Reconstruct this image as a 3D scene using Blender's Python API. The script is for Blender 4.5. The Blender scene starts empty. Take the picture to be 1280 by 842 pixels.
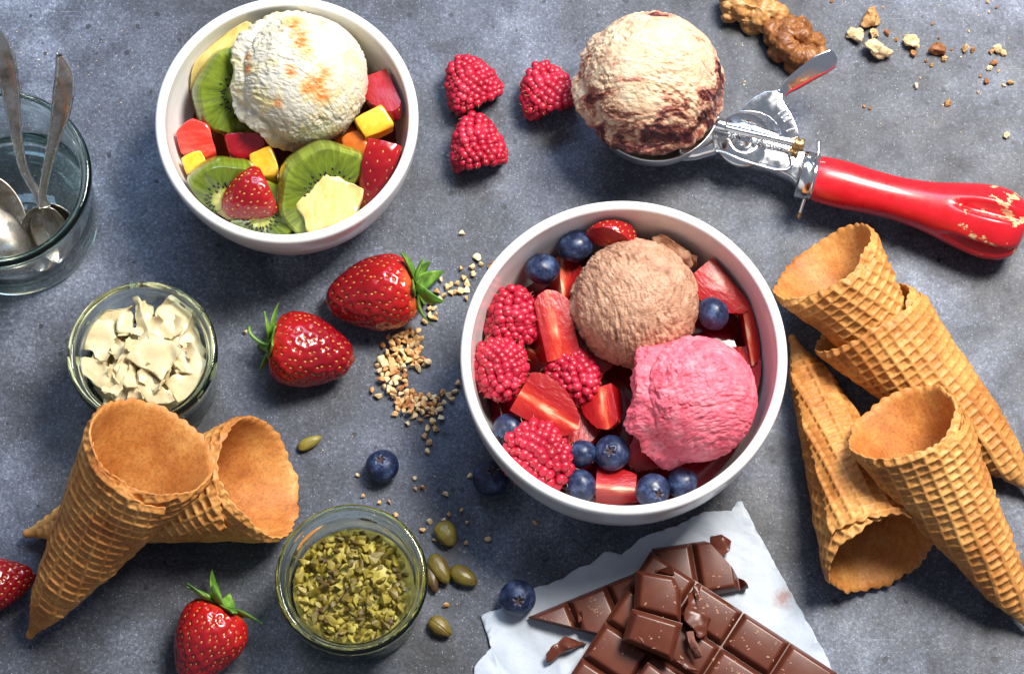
import bpy, bmesh, math, random
import numpy as np
from mathutils import Vector, Matrix

random.seed(7)
rng = np.random.default_rng(7)
CM = 0.01
SC = bpy.context.scene
COL = SC.collection

# ------------------------------------------------------------------ camera
LENS = 100.0
TILT = math.radians(16.5)
DIST = 119.4                       # cm from the middle of the table view
FPX = LENS / 36.0 * 1280.0
CPOS = np.array([0.0, -DIST * math.sin(TILT), DIST * math.cos(TILT)])
FWD = np.array([0.0, math.sin(TILT), -math.cos(TILT)])
UPV = np.array([0.0, math.cos(TILT), math.sin(TILT)])
RGT = np.array([1.0, 0.0, 0.0])
cd = bpy.data.cameras.new('camera')
cd.lens = LENS
cd.sensor_width = 36.0
cd.sensor_fit = 'HORIZONTAL'
cd.clip_start = 0.01
cd.clip_end = 50.0
cam = bpy.data.objects.new('camera', cd)
COL.objects.link(cam)
cam.location = Vector(CPOS) * CM
cam.rotation_euler = (TILT, 0, 0)
SC.camera = cam

# ------------------------------------------------------------------ light
w = bpy.data.worlds.new('World')
SC.world = w
w.use_nodes = True
bg = w.node_tree.nodes['Background']
bg.inputs[0].default_value = (0.74, 0.82, 1.0, 1)
bg.inputs[1].default_value = 0.23


def area_light(name, pos, target, size, power, col):
    ld = bpy.data.lights.new(name, 'AREA')
    ld.shape = 'RECTANGLE'
    ld.size, ld.size_y = size[0] * CM, size[1] * CM
    ld.energy = power
    ld.color = col
    o = bpy.data.objects.new(name, ld)
    COL.objects.link(o)
    o.location = Vector(pos) * CM
    d = Vector(target) - Vector(pos)
    o.rotation_euler = d.to_track_quat('-Z', 'Y').to_euler()
    return o


area_light('window_light', (44, 40, 110), (2, 0, 0), (38, 42), 27.5, (1.0, 0.95, 0.88))
area_light('sky_window_light', (-8, 78, 100), (0, 4, 0), (80, 34), 6.5, (0.46, 0.66, 1.0))

SC.view_settings.view_transform = 'Standard'
SC.view_settings.look = 'None'
SC.view_settings.exposure = 0.22
SC.view_settings.gamma = 1.0
SC.view_settings.use_curve_mapping = False
SC.render.engine = 'CYCLES'
SC.cycles.use_denoising = True
SC.cycles.max_bounces = 14
SC.cycles.transmission_bounces = 14
SC.cycles.transparent_max_bounces = 12
SC.cycles.glossy_bounces = 6
SC.cycles.diffuse_bounces = 4
SC.cycles.sample_clamp_indirect = 16.0


# ------------------------------------------------------------------ placing
def at(x, y, z=0.0):
    """the point (cm) at height z that the photograph shows at pixel x, y"""
    d = FWD * FPX + RGT * (x - 640.0) + UPV * (421.0 - y)
    return CPOS + d * ((z - CPOS[2]) / d[2])


def cmpx(x, y, z=0.0):
    """cm per pixel there"""
    return (np.linalg.norm(at(x + 1, y, z) - at(x, y, z)))


def unit(v):
    v = np.asarray(v, float)
    return v / (np.linalg.norm(v) + 1e-12)


def frame(z, y):
    """3x3 rotation whose local z is z and local y leans to y"""
    z = unit(z)
    x = unit(np.cross(y, z))
    y = np.cross(z, x)
    return np.column_stack([x, y, z])


def idir(a, el=0.0):
    a, el = math.radians(a), math.radians(el)
    return np.array([math.cos(a) * math.cos(el), math.sin(a) * math.cos(el), math.sin(el)])


# ------------------------------------------------------------------ noise
_P = np.random.default_rng(11).permutation(256)
_P = np.concatenate([_P, _P, _P])
_G = np.array([[1,1,0],[-1,1,0],[1,-1,0],[-1,-1,0],[1,0,1],[-1,0,1],[1,0,-1],[-1,0,-1],
               [0,1,1],[0,-1,1],[0,1,-1],[0,-1,-1],[1,1,0],[-1,1,0],[0,-1,1],[0,-1,-1]], float)


def pn(p, seed=0):
    p = np.asarray(p, float) + np.array([seed * 17.3, seed * 7.7, seed * 3.1])
    i = np.floor(p).astype(int)
    f = p - i
    u = f * f * f * (f * (f * 6 - 15) + 10)
    i &= 255

    def g(dx, dy, dz):
        h = _P[_P[_P[(i[:, 0] + dx) & 255] + ((i[:, 1] + dy) & 255)] + ((i[:, 2] + dz) & 255)] & 15
        return (_G[h] * (f - np.array([dx, dy, dz]))).sum(1)
    x0 = g(0,0,0) * (1 - u[:, 0]) + g(1,0,0) * u[:, 0]
    x1 = g(0,1,0) * (1 - u[:, 0]) + g(1,1,0) * u[:, 0]
    x2 = g(0,0,1) * (1 - u[:, 0]) + g(1,0,1) * u[:, 0]
    x3 = g(0,1,1) * (1 - u[:, 0]) + g(1,1,1) * u[:, 0]
    y0 = x0 * (1 - u[:, 1]) + x1 * u[:, 1]
    y1 = x2 * (1 - u[:, 1]) + x3 * u[:, 1]
    return y0 * (1 - u[:, 2]) + y1 * u[:, 2]


def fbm(p, octs=4, seed=0):
    p = np.asarray(p, float)
    s, a = 0, 1.0
    for k in range(octs):
        s = s + a * pn(p, seed + k)
        p = p * 2.03
        a *= 0.5
    return s


def sst(a, b, x):
    t = np.clip((x - a) / (b - a), 0, 1)
    return t * t * (3 - 2 * t)


# ------------------------------------------------------------------ objects
def place(o, loc=None, rot=None, parent=None):
    M = Matrix.Identity(4)
    if rot is not None:
        M = Matrix([list(r) for r in np.asarray(rot)]).to_4x4()
    if loc is not None:
        M.translation = Vector([float(c) * CM for c in loc])
    if parent is not None:
        o.parent = parent
    o.matrix_local = M
    return o


def mk(name, V, F, mats, parent=None, loc=None, rot=None, smooth=True, midx=None, sharp=None):
    me = bpy.data.meshes.new(name)
    V = np.asarray(V, float) * CM
    me.from_pydata(V.tolist(), [], F if isinstance(F, list) else F.tolist())
    for m in (mats if isinstance(mats, (list, tuple)) else [mats]):
        me.materials.append(m)
    if smooth:
        me.polygons.foreach_set('use_smooth', [True] * len(me.polygons))
    if midx is not None:
        me.polygons.foreach_set('material_index', list(midx))
    if sharp:
        me.set_sharp_from_angle(angle=math.radians(sharp))
    me.update()
    o = bpy.data.objects.new(name, me)
    COL.objects.link(o)
    return place(o, loc, rot, parent)


def mkbm(name, bm, mats, **k):
    """bmesh in cm to a mesh object"""
    bm.verts.index_update()
    V = np.array([v.co[:] for v in bm.verts])
    F = [[v.index for v in f.verts] for f in bm.faces]
    mi = [f.material_index for f in bm.faces]
    bm.free()
    return mk(name, V, F, mats, midx=mi, **k)


def inst(src, name, loc, rot=None, scale=1.0, parent=None):
    o = bpy.data.objects.new(name, src if isinstance(src, bpy.types.Mesh) else src.data)
    COL.objects.link(o)
    place(o, loc, rot, parent)
    o.scale = (scale,) * 3 if not hasattr(scale, '__len__') else scale
    return o


def tag(o, label=None, cat=None, group=None, kind=None):
    if label: o['label'] = label
    if cat: o['category'] = cat
    if group: o['group'] = group
    if kind: o['kind'] = kind
    return o


def thing(name, label, cat, loc=(0, 0, 0), rot=None, group=None):
    o = bpy.data.objects.new(name, None)
    o.empty_display_size = 0.005
    COL.objects.link(o)
    place(o, loc, rot)
    return tag(o, label, cat, group)


def grid_faces(nu, nv, wrap_u=False, wrap_v=False, off=0):
    iu = np.arange(nu if wrap_u else nu - 1)
    iv = np.arange(nv if wrap_v else nv - 1)
    a, b = np.meshgrid(iu, iv, indexing='ij')
    a2, b2 = (a + 1) % nu, (b + 1) % nv
    return (np.stack([a * nv + b, a2 * nv + b, a2 * nv + b2, a * nv + b2], -1).reshape(-1, 4) + off).tolist()


def lathe(profile, seg=96):
    pr = np.asarray(profile, float)
    n = len(pr)
    th = np.linspace(0, 2 * math.pi, seg, endpoint=False)
    V = np.stack([np.outer(np.cos(th), pr[:, 0]), np.outer(np.sin(th), pr[:, 0]),
                  np.tile(pr[:, 1], (seg, 1))], -1).reshape(-1, 3)
    return V, grid_faces(seg, n, wrap_u=True)


def curve_pts(ctrl, n):
    """Catmull-Rom through control rows"""
    c = np.asarray(ctrl, float)
    c = np.vstack([2 * c[0] - c[1], c, 2 * c[-1] - c[-2]])
    t = np.linspace(0, len(c) - 3 - 1e-6, n)
    i = t.astype(int)
    f = (t - i)[:, None]
    p0, p1, p2, p3 = c[i], c[i + 1], c[i + 2], c[i + 3]
    return 0.5 * (2 * p1 + (p2 - p0) * f + (2 * p0 - 5 * p1 + 4 * p2 - p3) * f ** 2 + (3 * p1 - p0 - 3 * p2 + p3) * f ** 3)


def sweep(path, widths, thick, updir, n_sec=16, power=2.0):
    """flattened bar along path; widths/thick per point (half sizes)"""
    P = np.asarray(path, float)
    T = np.gradient(P, axis=0)
    T /= np.linalg.norm(T, axis=1)[:, None]
    U = np.asarray(updir, float)
    if U.ndim == 1:
        U = np.tile(U, (len(P), 1))
    W = np.cross(T, U)
    W /= np.linalg.norm(W, axis=1)[:, None]
    N = np.cross(W, T)
    a = np.linspace(0, 2 * math.pi, n_sec, endpoint=False)
    ca = np.sign(np.cos(a)) * np.abs(np.cos(a)) ** (2 / power)
    sa = np.sign(np.sin(a)) * np.abs(np.sin(a)) ** (2 / power)
    V = (P[:, None, :] + W[:, None, :] * (np.asarray(widths)[:, None] * ca[None])[:, :, None]
         + N[:, None, :] * (np.asarray(thick)[:, None] * sa[None])[:, :, None]).reshape(-1, 3)
    F = grid_faces(len(P), n_sec, wrap_v=True)
    F.append(list(range(n_sec))[::-1])
    F.append([(len(P) - 1) * n_sec + k for k in range(n_sec)])
    return V, F


_ICO = {}


def ico(sub):
    if sub not in _ICO:
        bm = bmesh.new()
        bmesh.ops.create_icosphere(bm, subdivisions=sub, radius=1.0)
        bm.verts.index_update()
        _ICO[sub] = (np.array([v.co[:] for v in bm.verts]), [[v.index for v in f.verts] for f in bm.faces])
        bm.free()
    return _ICO[sub]


def prism(top, bottom, bev=0.06, seg=2):
    """closed solid between two rings of points (cm)"""
    bm = bmesh.new()
    t = [bm.verts.new(p) for p in top]
    b = [bm.verts.new(p) for p in bottom]
    bm.faces.new(t)
    bm.faces.new(b[::-1])
    n = len(t)
    for i in range(n):
        bm.faces.new([t[(i + 1) % n], t[i], b[i], b[(i + 1) % n]])
    bmesh.ops.recalc_face_normals(bm, faces=bm.faces)
    if bev:
        bmesh.ops.bevel(bm, geom=list(bm.edges), offset=bev, segments=seg, profile=0.6, affect='EDGES', clamp_overlap=True)
    return bm


def roughen(bm, amp, freq, seed, cuts=2, octs=3):
    bmesh.ops.triangulate(bm, faces=bm.faces)
    for _ in range(cuts):
        long = [e for e in bm.edges if e.calc_length() > 0.16]
        if not long: break
        bmesh.ops.subdivide_edges(bm, edges=long, cuts=1)
        bmesh.ops.triangulate(bm, faces=[f for f in bm.faces if len(f.verts) > 3])
    bm.normal_update()
    P = np.array([v.co[:] for v in bm.verts])
    d = fbm(P * freq, octs, seed) * amp
    for v, k in zip(bm.verts, d):
        v.co += v.normal * float(k)
    return bm


def hull_chunk(r, n=12, flat=0.7, bev=0.0):
    pts = rng.normal(size=(n, 3))
    pts /= np.linalg.norm(pts, axis=1)[:, None]
    pts *= rng.uniform(0.65, 1.0, (n, 1)) * r * np.array([1.0, rng.uniform(0.6, 0.95), flat])
    bm = bmesh.new()
    for p in pts:
        bm.verts.new(p)
    res = bmesh.ops.convex_hull(bm, input=list(bm.verts))
    bmesh.ops.delete(bm, geom=[g for g in res['geom_interior'] if isinstance(g, bmesh.types.BMVert)], context='VERTS')
    bmesh.ops.recalc_face_normals(bm, faces=bm.faces)
    if bev:
        bmesh.ops.bevel(bm, geom=list(bm.edges), offset=bev, segments=2, profile=0.6, affect='EDGES', clamp_overlap=True)
    return bm


def mesh_only(o):
    me = o.data
    bpy.data.objects.remove(o)
    return me


def rand_rot():
    q = rng.normal(size=4)
    q /= np.linalg.norm(q)
    from mathutils import Quaternion
    return np.array(Quaternion(q).to_matrix())


# ------------------------------------------------------------------ materials
class Mat:
    """node material written in centimetres of object space"""
    def __init__(s, name, color=(0.8, 0.8, 0.8), rough=0.5, **inp):
        s.m = bpy.data.materials.new(name)
        s.m.use_nodes = True
        s.nt = s.m.node_tree
        s.b = s.nt.nodes['Principled BSDF']
        s.out = s.nt.nodes['Material Output']
        s.set('Base Color', (*color, 1))
        s.set('Roughness', rough)
        for k, v in inp.items():
            s.set(k.replace('_', ' '), v)
        s._v = None

    def set(s, k, v):
        if isinstance(v, bpy.types.NodeSocket):
            s.nt.links.new(v, s.b.inputs[k])
        else:
            s.b.inputs[k].default_value = v
        return s

    def n(s, typ, ins=None, **attr):
        nd = s.nt.nodes.new(typ)
        for k, v in attr.items():
            setattr(nd, k, v)
        for k, v in (ins or {}).items():
            if isinstance(v, bpy.types.NodeSocket):
                s.nt.links.new(v, nd.inputs[k])
            else:
                nd.inputs[k].default_value = v
        return nd

    @property
    def vec(s):
        if s._v is None:
            tc = s.n('ShaderNodeTexCoord')
            s._v = s.n('ShaderNodeVectorMath', {0: tc.outputs['Object'], 1: (100, 100, 100)}, operation='MULTIPLY').outputs[0]
        return s._v

    def rvec(s, k=37.0):
        """object space shifted by a random amount per object"""
        oi = s.n('ShaderNodeObjectInfo')
        m = s.n('ShaderNodeMath', {0: oi.outputs['Random'], 1: k}, operation='MULTIPLY')
        c = s.n('ShaderNodeCombineXYZ', {0: m.outputs[0], 1: m.outputs[0], 2: m.outputs[0]})
        return s.n('ShaderNodeVectorMath', {0: s.vec, 1: c.outputs[0]}, operation='ADD').outputs[0]

    def scaled(s, sc, v=None):
        return s.n('ShaderNodeVectorMath', {0: v or s.vec, 1: sc}, operation='MULTIPLY').outputs[0]

    def noise(s, scale, detail=4, rough=0.55, v=None, dist=0.0):
        return s.n('ShaderNodeTexNoise', {'Vector': v or s.vec, 'Scale': scale, 'Detail': detail, 'Roughness': rough, 'Distortion': dist}).outputs[0]

    def vor(s, scale, v=None, feature='F1', out='Distance', rand=1.0):
        return s.n('ShaderNodeTexVoronoi', {'Vector': v or s.vec, 'Scale': scale, 'Randomness': rand}, feature=feature).outputs[out]

    def ramp(s, fac, stops, interp='LINEAR'):
        r = s.n('ShaderNodeValToRGB', {0: fac})
        cr = r.color_ramp
        cr.interpolation = interp
        while len(cr.elements) > 1:
            cr.elements.remove(cr.elements[-1])
        for i, (p, c) in enumerate(stops):
            e = cr.elements[0] if i == 0 else cr.elements.new(p)
            e.position = p
            c = (c, c, c) if not hasattr(c, '__len__') else c
            e.color = (*c, 1)
        return r.outputs[0]

    def mix(s, f, a, b, blend='MIX'):
        nd = s.n('ShaderNodeMix', data_type='RGBA', blend_type=blend)
        for sock, v in ((nd.inputs[0], f), (nd.inputs[6], a), (nd.inputs[7], b)):
            if isinstance(v, bpy.types.NodeSocket):
                s.nt.links.new(v, sock)
            else:
                sock.default_value = v if not hasattr(v, '__len__') else (*v, 1)
        return nd.outputs[2]

    def math(s, op, a, b=0.0, c=0.0):
        nd = s.n('ShaderNodeMath', operation=op)
        for i, v in enumerate((a, b, c)):
            if isinstance(v, bpy.types.NodeSocket):
                s.nt.links.new(v, nd.inputs[i])
            else:
                nd.inputs[i].default_value = v
        return nd.outputs[0]

    def xyz(s, v=None):
        return s.n('ShaderNodeSeparateXYZ', {0: v or s.vec}).outputs

    def dist(s, p, v=None):
        return s.n('ShaderNodeVectorMath', {0: v or s.vec, 1: p}, operation='DISTANCE').outputs['Value']

    def bump(s, h, strength=0.3, dist_cm=0.05, chain=None):
        ins = {'Height': h, 'Strength': strength, 'Distance': dist_cm * CM}
        nd = s.n('ShaderNodeBump', ins)
        if chain is not None:
            s.nt.links.new(chain, nd.inputs['Normal'])
        s.nt.links.new(nd.outputs[0], s.b.inputs['Normal'])
        return nd.outputs[0]

    def color(s, c):
        return s.set('Base Color', c)

    def sss(s, wgt, radius, scale=0.1):
        s.set('Subsurface Weight', wgt)
        s.set('Subsurface Radius', radius)
        s.set('Subsurface Scale', scale * CM)
        return s


def materials():
    D = {}
    # table: grey blue stone-look concrete, mottled, with grain and pits
    a = Mat('concrete', rough=0.55, Specular_IOR_Level=0.32)
    big = a.noise(0.10, 6, 0.62, dist=0.4)
    mid = a.noise(0.55, 8, 0.72)
    grain = a.noise(6.5, 5, 0.85)
    c1 = a.ramp(big, [(0.34, (0.029, 0.031, 0.037)), (0.45, (0.056, 0.062, 0.080)), (0.55, (0.090, 0.104, 0.142)), (0.66, (0.18, 0.208, 0.275))])
    c2 = a.ramp(mid, [(0.30, (0.55, 0.54, 0.54)), (0.48, (0.95, 0.95, 0.95)), (0.70, (1.35, 1.33, 1.28))])
    c = a.mix(1.0, c1, c2, 'MULTIPLY')
    g = a.ramp(grain, [(0.30, 0.45), (0.5, 0.95), (0.70, 2.0)])
    c = a.mix(1.0, c, g, 'MULTIPLY')
    cell = a.n('ShaderNodeSeparateColor', {0: a.vor(13.0, out='Color')}).outputs[0]
    c = a.mix(1.0, c, a.ramp(cell, [(0.0, 0.74), (0.6, 0.98), (0.88, 1.10), (1.0, 1.6)]), 'MULTIPLY')
    scr = a.noise(1.0, 3, 0.5, v=a.scaled((0.25, 9.0, 1.0)), dist=0.25)
    scm = a.math('MULTIPLY', a.ramp(scr, [(0.66, 0.0), (0.69, 1.0)]), a.ramp(a.noise(0.22, 3), [(0.52, 0.0), (0.62, 0.45)]))
    c = a.mix(scm, c, (0.26, 0.28, 0.32))
    sp = a.vor(7.5)
    spc = a.vor(7.5, out='Color')
    spr = a.n('ShaderNodeSeparateColor', {0: spc}).outputs[0]
    white = a.math('MULTIPLY', a.math('LESS_THAN', sp, 0.14), a.math('GREATER_THAN', spr, 0.66))
    c = a.mix(a.math('MULTIPLY', white, 0.6), c, (0.55, 0.57, 0.6))
    pv = a.noise(0.9, 2, 0.5)
    wob = a.n('ShaderNodeTexNoise', {'Vector': a.vec, 'Scale': 5.0, 'Detail': 2}).outputs[1]
    pvec = a.n('ShaderNodeVectorMath', {0: a.vec, 1: a.n('ShaderNodeVectorMath', {0: wob, 1: (0.16, 0.16, 0.16)}, operation='MULTIPLY').outputs[0]}, operation='ADD').outputs[0]
    pd = a.vor(1.7, v=pvec)
    pc = a.n('ShaderNodeSeparateColor', {0: a.vor(1.7, v=pvec, out='Color')}).outputs
    rad = a.math('MULTIPLY', a.math('POWER', pc[1], 2.0), 0.23)
    pit = a.math('MULTIPLY', a.math('LESS_THAN', pd, rad), a.math('GREATER_THAN', a.math('ADD', pc[0], a.math('MULTIPLY', pv, 0.7)), 0.72))
    c = a.mix(a.math('MULTIPLY', pit, 0.85), c, (0.02, 0.021, 0.026))
    a.color(c)
    a.set('Roughness', a.ramp(mid, [(0.3, 0.50), (0.7, 0.33)]))
    h = a.math('SUBTRACT', a.math('MULTIPLY', grain, 0.5), a.math('MULTIPLY', pit, 2.5))
    h = a.math('ADD', h, a.math('MULTIPLY', mid, 0.8))
    a.bump(h, 0.6, 0.05)
    D['concrete'] = a.m

    a = Mat('white_ceramic', (0.84, 0.83, 0.81), 0.16, Coat_Weight=0.3, Coat_Roughness=0.05)
    a.bump(a.noise(0.9, 3), 0.06, 0.05)
    D['ceramic'] = a.m

    a = Mat('jar_glass', (0.955, 0.985, 0.97), 0.0, Transmission_Weight=1.0, IOR=1.5)
    va = a.n('ShaderNodeVolumeAbsorption', {'Color': (0.28, 0.86, 0.58, 1), 'Density': 30.0})
    a.nt.links.new(va.outputs[0], a.out.inputs['Volume'])
    D['glass'] = a.m

    a = Mat('scoop_steel', (0.78, 0.79, 0.80), 0.16, Metallic=1.0)
    a.set('Roughness', a.ramp(a.noise(3.0, 4), [(0.35, 0.09), (0.7, 0.26)]))
    a.bump(a.noise(1.5, 3), 0.08, 0.05)
    D['steel'] = a.m
    a = Mat('brushed_steel', (0.66, 0.67, 0.69), 0.32, Metallic=1.0)
    a.bump(a.noise(14, 4), 0.15, 0.02)
    D['dull_steel'] = a.m
    a = Mat('tarnished_silver', (0.62, 0.57, 0.50), 0.28, Metallic=1.0)
    t = a.noise(1.4, 5, 0.65)
    a.color(a.ramp(t, [(0.3, (0.24, 0.195, 0.15)), (0.5, (0.58, 0.52, 0.44)), (0.7, (0.82, 0.77, 0.70))]))
    a.set('Roughness', a.ramp(t, [(0.3, 0.42), (0.7, 0.2)]))
    a.bump(a.noise(6, 4), 0.1, 0.03)
    D['silver'] = a.m
    a = Mat('brass_pin', (0.55, 0.33, 0.14), 0.35, Metallic=1.0)
    D['brass'] = a.m

    # worn red lacquer over wood: object z runs along the handle
    a = Mat('worn_red_lacquer', rough=0.3, Coat_Weight=0.3, Coat_Roughness=0.15)
    x, y, z = a.xyz()
    chipn = a.math('ADD', a.noise(1.15, 6, 0.62, v=a.scaled((1.0, 1.0, 0.7))), a.math('MULTIPLY', a.math('SUBTRACT', 0.5, a.vor(2.2)), 0.10))
    ends = a.n('ShaderNodeMapRange', {'Value': z, 'From Min': 5.0, 'From Max': 7.6, 'To Min': 0.24, 'To Max': 0.0}).outputs[0]
    top = a.n('ShaderNodeMapRange', {'Value': y, 'From Min': -0.6, 'From Max': 0.9, 'To Min': 0.12, 'To Max': 0.0}).outputs[0]
    chip = a.math('GREATER_THAN', a.math('SUBTRACT', chipn, a.math('ADD', ends, top)), 0.54)
    wood = a.ramp(a.noise(3.0, 4, v=a.scaled((4, 4, 0.6))), [(0.3, (0.46, 0.27, 0.12)), (0.7, (0.78, 0.58, 0.33))])
    redc = a.ramp(a.noise(0.8, 3), [(0.3, (0.52, 0.006, 0.012)), (0.7, (0.66, 0.012, 0.02))])
    a.color(a.mix(chip, redc, wood))
    a.set('Coat Weight', a.math('SUBTRACT', 0.3, a.math('MULTIPLY', chip, 0.3)))
    a.set('Roughness', a.math('ADD', a.ramp(a.noise(2.2, 5, 0.7), [(0.35, 0.24), (0.7, 0.44)]), a.math('MULTIPLY', chip, 0.3)))
    a.bump(a.math('SUBTRACT', a.math('ADD', a.math('MULTIPLY', a.noise(2.5, 4), 0.25), a.math('MULTIPLY', a.noise(9, 4, 0.7, v=a.scaled((1, 1, 0.15))), 0.12)), chip), 0.4, 0.035)
    D['red'] = a.m

    # waffle
    a = Mat('baked_waffle', rough=0.55)
    n1 = a.noise(0.40, 6, 0.68, v=a.rvec())
    n2 = a.noise(7.0, 4, 0.65)
    c = a.ramp(n1, [(0.30, (0.32, 0.095, 0.017)), (0.44, (0.50, 0.195, 0.042)), (0.57, (0.62, 0.295, 0.078)), (0.74, (0.74, 0.42, 0.135))])
    c = a.mix(1.0, c, a.ramp(n2, [(0.25, 0.66), (0.5, 1.0), (0.75, 1.2)]), 'MULTIPLY')
    a.color(c)
    a.sss(0.06, (0.6, 0.3, 0.12), 0.06)
    a.bump(n2, 0.35, 0.03)
    D['waffle'] = a.m
    a = Mat('waffle_inside', rough=0.6)
    n1 = a.noise(0.5, 6, 0.7, v=a.rvec())
    n2 = a.noise(8.0, 4, 0.7)
    c = a.ramp(n1, [(0.3, (0.33, 0.09, 0.014)), (0.5, (0.52, 0.19, 0.038)), (0.72, (0.70, 0.34, 0.09))])
    c = a.mix(1.0, c, a.ramp(n2, [(0.28, 0.62), (0.5, 1.0), (0.75, 1.2)]), 'MULTIPLY')
    a.color(c)
    a.bump(n2, 0.4, 0.035)
    D['waffle_in'] = a.m

    # fruit
    a = Mat('strawberry_skin', rough=0.22, Coat_Weight=0.3, Coat_Roughness=0.1)
    z = a.xyz()[2]
    nn = a.noise(1.0, 3)
    zc = a.math('ADD', z, a.math('MULTIPLY', a.math('SUBTRACT', nn, 0.5), 0.9))
    c = a.ramp(a.n('ShaderNodeMapRange', {'Value': zc, 'From Min': -2.1, 'From Max': 0.3}).outputs[0],
               [(0.0, (0.80, 0.42, 0.20)), (0.10, (0.78, 0.14, 0.04)), (0.28, (0.42, 0.008, 0.008)), (1.0, (0.235, 0.003, 0.008))])
    a.color(c)
    a.sss(0.25, (1.0, 0.12, 0.06), 0.12)
    a.bump(a.noise(5, 3), 0.10, 0.03)
    D['straw'] = a.m
    a = Mat('strawberry_flesh', rough=0.36, Coat_Weight=0.15, Coat_Roughness=0.15)
    x, y, z = a.xyz()
    rr = a.math('SQRT', a.math('ADD', a.math('MULTIPLY', x, x), a.math('MULTIPLY', y, y)))
    zt = a.n('ShaderNodeMapRange', {'Value': z, 'From Min': -2.0, 'From Max': 2.0, 'To Min': 1.0, 'To Max': 0.28}).outputs[0]
    rel = a.math('DIVIDE', rr, zt)
    rel = a.math('ADD', rel, a.math('MULTIPLY', a.math('SUBTRACT', a.noise(1.4, 4, v=a.scaled((2.2, 2.2, 0.7))), 0.5), 1.0))
    c = a.ramp(rel, [(0.03, (0.78, 0.44, 0.27)), (0.16, (0.66, 0.14, 0.065)), (0.33, (0.50, 0.022, 0.012)), (0.70, (0.34, 0.005, 0.007))])
    a.color(c)
    a.sss(0.3, (1.0, 0.2, 0.1), 0.12)
    a.bump(a.math('ADD', a.noise(6, 4, v=a.scaled((1, 1, 0.4))), a.math('MULTIPLY', a.noise(1.3, 3), 1.6)), 0.55, 0.06)
    D['straw_flesh'] = a.m
    a = Mat('achene', rough=0.4)
    oi = a.noise(2.2, 1)
    a.color(a.ramp(oi, [(0.35, (0.28, 0.06, 0.015)), (0.52, (0.58, 0.30, 0.06)), (0.7, (0.34, 0.11, 0.02))]))
    D['achene'] = a.m
    a = Mat('leaf_green', rough=0.4)
    a.color(a.ramp(a.noise(1.8, 4), [(0.3, (0.045, 0.13, 0.012)), (0.52, (0.12, 0.27, 0.03)), (0.72, (0.30, 0.45, 0.10))]))
    a.sss(0.2, (0.4, 0.8, 0.15), 0.08)
    a.bump(a.noise(4, 3, v=a.scaled((4, 1, 1))), 0.25, 0.03)
    D['leaf'] = a.m

    a = Mat('raspberry', rough=0.38, Coat_Weight=0.12, Coat_Roughness=0.2)
    a.color(a.ramp(a.noise(0.9, 3, v=a.rvec()), [(0.3, (0.34, 0.004, 0.020)), (0.55, (0.48, 0.009, 0.038)), (0.75, (0.64, 0.045, 0.09))]))
    a.sss(0.55, (1.0, 0.16, 0.18), 0.2)
    a.bump(a.noise(9, 3), 0.1, 0.02)
    D['rasp'] = a.m
    D['rasp_in'] = Mat('raspberry_hollow', (0.40, 0.02, 0.035), 0.45).sss(0.3, (1, 0.2, 0.2), 0.1).m
    D['hair'] = Mat('raspberry_hair', (0.55, 0.33, 0.13), 0.5).m

    a = Mat('blueberry_skin', rough=0.45)
    b1 = a.noise(1.6, 4, 0.6, v=a.rvec())
    b2 = a.noise(9.0, 3, 0.6, v=a.rvec())
    f = a.math('ADD', a.math('MULTIPLY', b1, 0.75), a.math('MULTIPLY', b2, 0.3))
    a.color(a.ramp(f, [(0.38, (0.005, 0.007, 0.020)), (0.54, (0.016, 0.028, 0.075)), (0.72, (0.075, 0.115, 0.23))]))
    a.set('Roughness', a.ramp(f, [(0.36, 0.22), (0.65, 0.5)]))
    a.bump(b2, 0.08, 0.02)
    D['blue'] = a.m
    D['blue_calyx'] = Mat('blueberry_calyx', (0.055, 0.035, 0.04), 0.7).m

    # kiwi: slice in local xy, middle at the origin
    a = Mat('kiwi_flesh', rough=0.22, Coat_Weight=0.5, Coat_Roughness=0.08)
    x, y, z = a.xyz()
    rr = a.math('SQRT', a.math('ADD', a.math('MULTIPLY', x, x), a.math('MULTIPLY', y, y)))
    ang = a.math('ARCTAN2', y, x)
    cv = a.n('ShaderNodeCombineXYZ', {0: a.math('MULTIPLY', ang, 3.4), 1: a.math('MULTIPLY', rr, 0.5), 2: 0.0}).outputs[0]
    st = a.noise(2.6, 3, 0.6, v=cv)
    wob = a.math('ADD', rr, a.math('MULTIPLY', a.math('SUBTRACT', st, 0.5), 0.35))
    base = a.ramp(a.math('DIVIDE', wob, 2.2), [(0.10, (0.56, 0.55, 0.20)), (0.22, (0.38, 0.42, 0.09)), (0.30, (0.085, 0.135, 0.008)),
                        (0.55, (0.108, 0.150, 0.009)), (0.80, (0.155, 0.205, 0.014)), (0.95, (0.22, 0.26, 0.035))])
    stf = a.ramp(st, [(0.38, 0.78), (0.64, 1.32)])
    a.color(a.mix(1.0, base, stf, 'MULTIPLY'))
    a.sss(0.35, (0.5, 0.8, 0.1), 0.18)
    a.bump(a.math('ADD', st, a.noise(5, 3)), 0.2, 0.04)
    D['kiwi'] = a.m
    D['kiwi_seed'] = Mat('kiwi_seed', (0.012, 0.008, 0.006), 0.25).m

    def flesh(name, stops, fs=1.2, stretch=(1, 1, 1), rough=0.25, rad=(1, .6, .2), b=0.2, sw=0.3):
        a = Mat(name, rough=rough, Coat_Weight=0.35, Coat_Roughness=0.1)
        v = a.scaled(stretch, a.rvec())
        n = a.math('ADD', a.math('MULTIPLY', a.noise(fs, 5, 0.65, v=v), 0.75), a.math('MULTIPLY', a.noise(fs * 4, 4, 0.7, v=v), 0.28))
        a.color(a.ramp(n, stops))
        a.sss(sw, rad, 0.15)
        a.bump(a.noise(fs * 3, 4, v=v), b, 0.04)
        return a.m
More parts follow.
